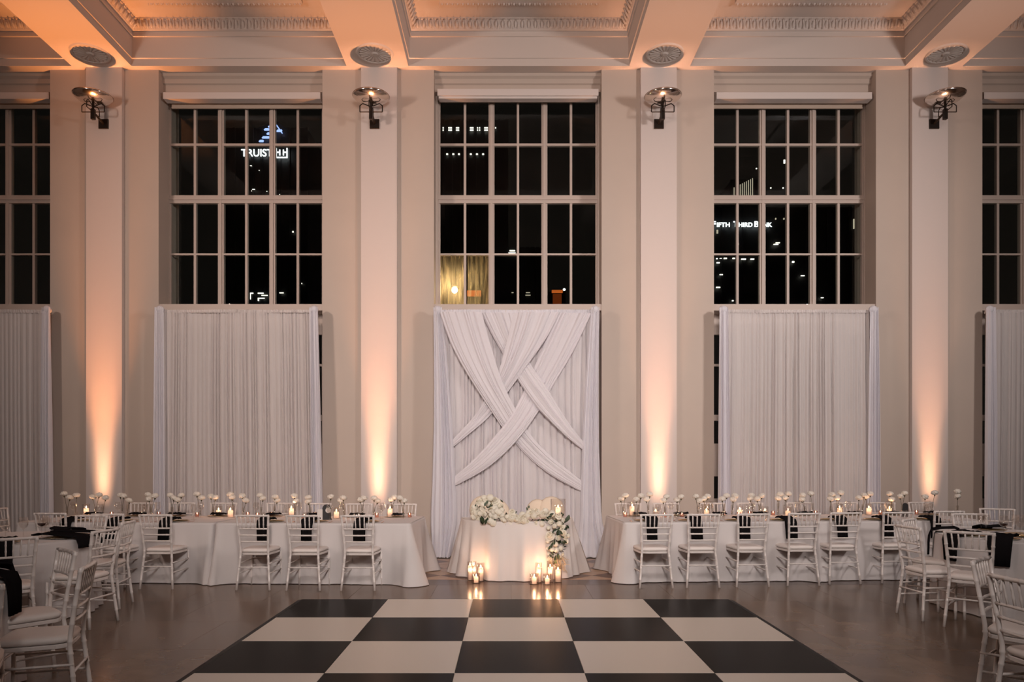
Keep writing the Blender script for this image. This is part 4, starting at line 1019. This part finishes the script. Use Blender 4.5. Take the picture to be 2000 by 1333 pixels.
for seats, backs, yf, nm, rz in ((seatsL, backL, yfL, 'left', -.042), (seatsR, backR, yfR, 'right', .06)):
    n = len(seats)
    for k, px in enumerate(seats):
        Y = 9.45
        for _ in range(3): Y = yf(PX(px, Y))
        x = PX(px, Y); pos = oth(k, n)
        plate(x + (.06 if nm == 'left' else -.05), Y + .20, TH + .005, 'charger plate under napkin, near side of %s long table, %s' % (nm, pos), 'charger plates on the long tables')
        napkin(x, Y, TH + .016, rz, 'black napkin over near edge of %s long table, %s' % (nm, pos), 'black napkins hanging from the long tables', nap[k % 4])
        tag(link('fork', forkm, None, (x - .24, Y + .16, TH + .006)), 'copper fork by near-side plate, %s long table, %s' % (nm, pos), 'fork', 'copper cutlery on the long tables')
        tag(link('knife', knifem, None, (x + .25, Y + .16, TH + .006)), 'copper knife by near-side plate, %s long table, %s' % (nm, pos), 'knife', 'copper cutlery on the long tables')
        wineglass(x + .17, Y + .42, TH + .006, 'wine glass by near-side plate, %s long table, %s' % (nm, pos), 'wine glasses on the long tables')
        tag(link('tumbler', tg, None, (x - .15, Y + .44, TH + .006)), 'water tumbler by near-side plate, %s long table, %s' % (nm, pos), 'glass', 'water tumblers on the long tables')
    n = len(backs)
    for k, px in enumerate(backs):
        Y = 10.5
        for _ in range(3): Y = yf(PX(px, Y)) + DEP
        x = PX(px, Y); pos = oth(k, n)
        plate(x, Y - .20, TH + .005, 'charger plate, far side of %s long table, %s' % (nm, pos), 'charger plates on the long tables')
        o = napkin(x + .03, Y - .09, TH + .014, rz + PI, 'folded black napkin, far side of %s long table, %s' % (nm, pos), 'black napkins on far side of the long tables', napf[k % 3])
        wineglass(x - .15, Y - .42, TH + .006, 'wine glass by far-side plate, %s long table, %s' % (nm, pos), 'wine glasses on the long tables', s=1.05)
# arched black table signs
def arch_sign(x, y, w_, h, label, ring):
    t = thing('table_sign', (x, y, TH + .006), .25 if ring else -.3, label, 'table sign')
    pts = [(-w_ / 2, 0)] + [(w_ / 2 * math.cos(PI - PI * k / 14), h - w_ / 2 + w_ / 2 * math.sin(PI * k / 14)) for k in range(15)] + [(w_ / 2, 0)]
    MB().prism([(a, b + .004) for a, b in pts], 'y', -.004, .004).build('panel', M['black'], t)
    MB().bbox(-w_ * .6, w_ * .6, -.03, .03, 0, .012).build('foot', M['black'], t)
    if ring:
        m = MB(); m.lathe([(.030, 0), (.036, 0), (.036, .003), (.030, .003), (.030, 0)], 20).xf(Matrix.Translation((.02, -.005, h * .62)) @ Matrix.Rotation(PI / 2, 4, 'X')); m.build('printed_ring', M['white_card'], t)
    return t
arch_sign(PX(638, 9.95), 9.95, .115, .20, 'black arched table sign with a white ring mark on the left long table', True)
arch_sign(PX(1768, 10.45), 10.45, .075, .19, 'plain black arched table sign near right end of right long table', False)
MB().lathe([(0, 0), (.04, 0), (.055, .05), (.05, .10), (.047, .10), (.051, .05), (.037, .006), (0, .006)], 16).build('x', None) if False else None
tag(boxm('menu_card', M['white_card'], None, PX(625, 9.85) - .035, PX(625, 9.85) + .035, 9.84, 9.845, TH + .006, TH + .15), 'upright white menu card beside black arched sign on the left table', 'card')
# round tables
def on(cx, cyy, ang, rad): a = math.radians(ang); return cx + rad * math.cos(a), cyy + rad * math.sin(a)
TN = 'black napkin at %s'
def nap_round(cx, cyy, ang, label, group, m=None):
    a = math.radians(ang); x, y = on(cx, cyy, ang, .765); rz = math.atan2(-math.cos(a), math.sin(a)) + PI
    rz = a + PI / 2
    px_, py_ = on(cx, cyy, ang, .55); plate(px_, py_, TH + .005, label.replace('black napkin', 'charger plate'), 'charger plates on the round tables')
    return napkin(x, y, TH + .016, rz, label, group, m or napb)
C1 = (-5.14, 7.62); C3 = (5.44, 7.88); C2 = (-4.17, 4.86)
for ang, lb in ((-6, 'black napkin at the right side of left round table, draped over its edge'), (28, 'black napkin on far right of left round table beneath the side-on chairs'), (-62, 'black napkin hanging behind slats of near-edge chair at left round table'), (70, 'black napkin on the far side of left round table')):
    nap_round(*C1, ang, lb, 'black napkins on the left round tables', naps if -20 < ang < 40 else None)
nap_round(*C2, 12, 'black napkin hanging from nearest left table at lower left edge', 'black napkins on the left round tables')
nap_round(*C2, 62, 'black napkin on far side of nearest left table, half out of view', 'black napkins on the left round tables')
for ang, lb in ((-135, 'black napkin hanging at front of right round table, widest one facing us'), (-170, 'black napkin hanging behind slats of the back-turned chair at right round table'), (150, 'black napkin on far left of right round table'), (80, 'black napkin upright on far side of right round table')):
    nap_round(*C3, ang, lb, 'black napkins on the right round table')
for k, (ang, rad, s, wn) in enumerate([(-35, .30, 1.1, False), (-5, .34, 1.15, True), (30, .3, 1.05, False), (-62, .40, 1.1, False), (60, .35, 1, False)]):
    x, y = on(*C1, ang, rad); wineglass(x, y, TH + .006, 'large wine glass on left round table, %s%s' % (oth(4 - k, 5), ', with dark wine' if wn else ''), 'wine glasses on the left round table', wn, s)
for k, (ang, rad, s, wn) in enumerate([(-140, .42, 1.12, True), (-120, .34, 1.15, False), (-95, .36, 1.15, True), (170, .3, 1.05, False), (130, .34, 1.05, False), (-70, .25, 1.1, False), (60, .2, 1.0, False)]):
    x, y = on(*C3, ang, rad); wineglass(x, y, TH + .006, 'large wine glass on right round table, %s%s' % (['second from left', 'third from left', 'in front of the gold charger', 'leftmost', 'at the back left', 'right of the gold charger', 'at the back'][k], ', with dark wine' if wn else ''), 'wine glasses on the right round table', wn, s)
x, y = on(*C3, -105, .12)
t = tag(MB().lathe([(0, 0), (.13, .002), (.15, .02), (.152, .03), (.13, .028), (0, .024)], 32).build('gold_charger', M['gold'], None, True, (x, y, TH + .006)), 'round gold charger tray at the middle of the right round table', 'tray')
# ================================================================ DANCE FLOOR
df = thing('dance_floor', (0, 0, 0), label='black and white checkered dance floor panels with a black edge ramp', cat='dance floor')
TW = .948; X0 = -2.285; Y1 = 8.212
tw = MB().bbox(.001, TW - .001, .001, TW - .001, .002, .028, .002); tmw = tw.mesh('floor_panel', M['tile_w']); tmb = MB().bbox(.001, TW - .001, .001, TW - .001, .002, .028, .002).mesh('floor_panel', M['tile_b'])
NR = 8
for r_ in range(NR):
    for c in range(5):
        o = link('floor_panel', tmb if (r_ + c) % 2 == 0 else tmw, df, (X0 + c * TW, Y1 - (r_ + 1) * TW, 0))
        tag(o, 'black panel' if (r_ + c) % 2 == 0 else 'white panel')
ye = Y1 - NR * TW; E = .078
def ramp(poly, nm='edge_ramp'):
    (a, b, c, d) = poly; MB().add([(a[0], a[1], .001), (b[0], b[1], .001), (c[0], c[1], .027), (d[0], d[1], .027), (c[0], c[1], .001), (d[0], d[1], .001)], [(0, 1, 2, 3), (0, 5, 4, 1), (2, 4, 5, 3), (0, 3, 5), (1, 4, 2)]).build(nm, M['edge'], df)
x1 = X0 + 5 * TW
ramp([(X0 - E, Y1 + E), (x1 + E, Y1 + E), (x1, Y1), (X0, Y1)]); ramp([(X0 - E, ye - E), (X0 - E, Y1 + E), (X0, Y1), (X0, ye)])
ramp([(x1 + E, Y1 + E), (x1 + E, ye - E), (x1, ye), (x1, Y1)]); ramp([(x1 + E, ye - E), (X0 - E, ye - E), (X0, ye), (x1, ye)])
# ================================================================ uplight cans
u0 = make_up()
for i, x in enumerate(PIL):
    u = u0 if i == 0 else dup(u0); u.location = (x - .01, 11.92, 0)
    tag(u, 'small black uplight on the floor at foot of %s' % ['leftmost pilaster', 'pilaster left of the backdrop', 'pilaster right of the backdrop', 'rightmost pilaster'][i], 'uplight', 'uplight cans')
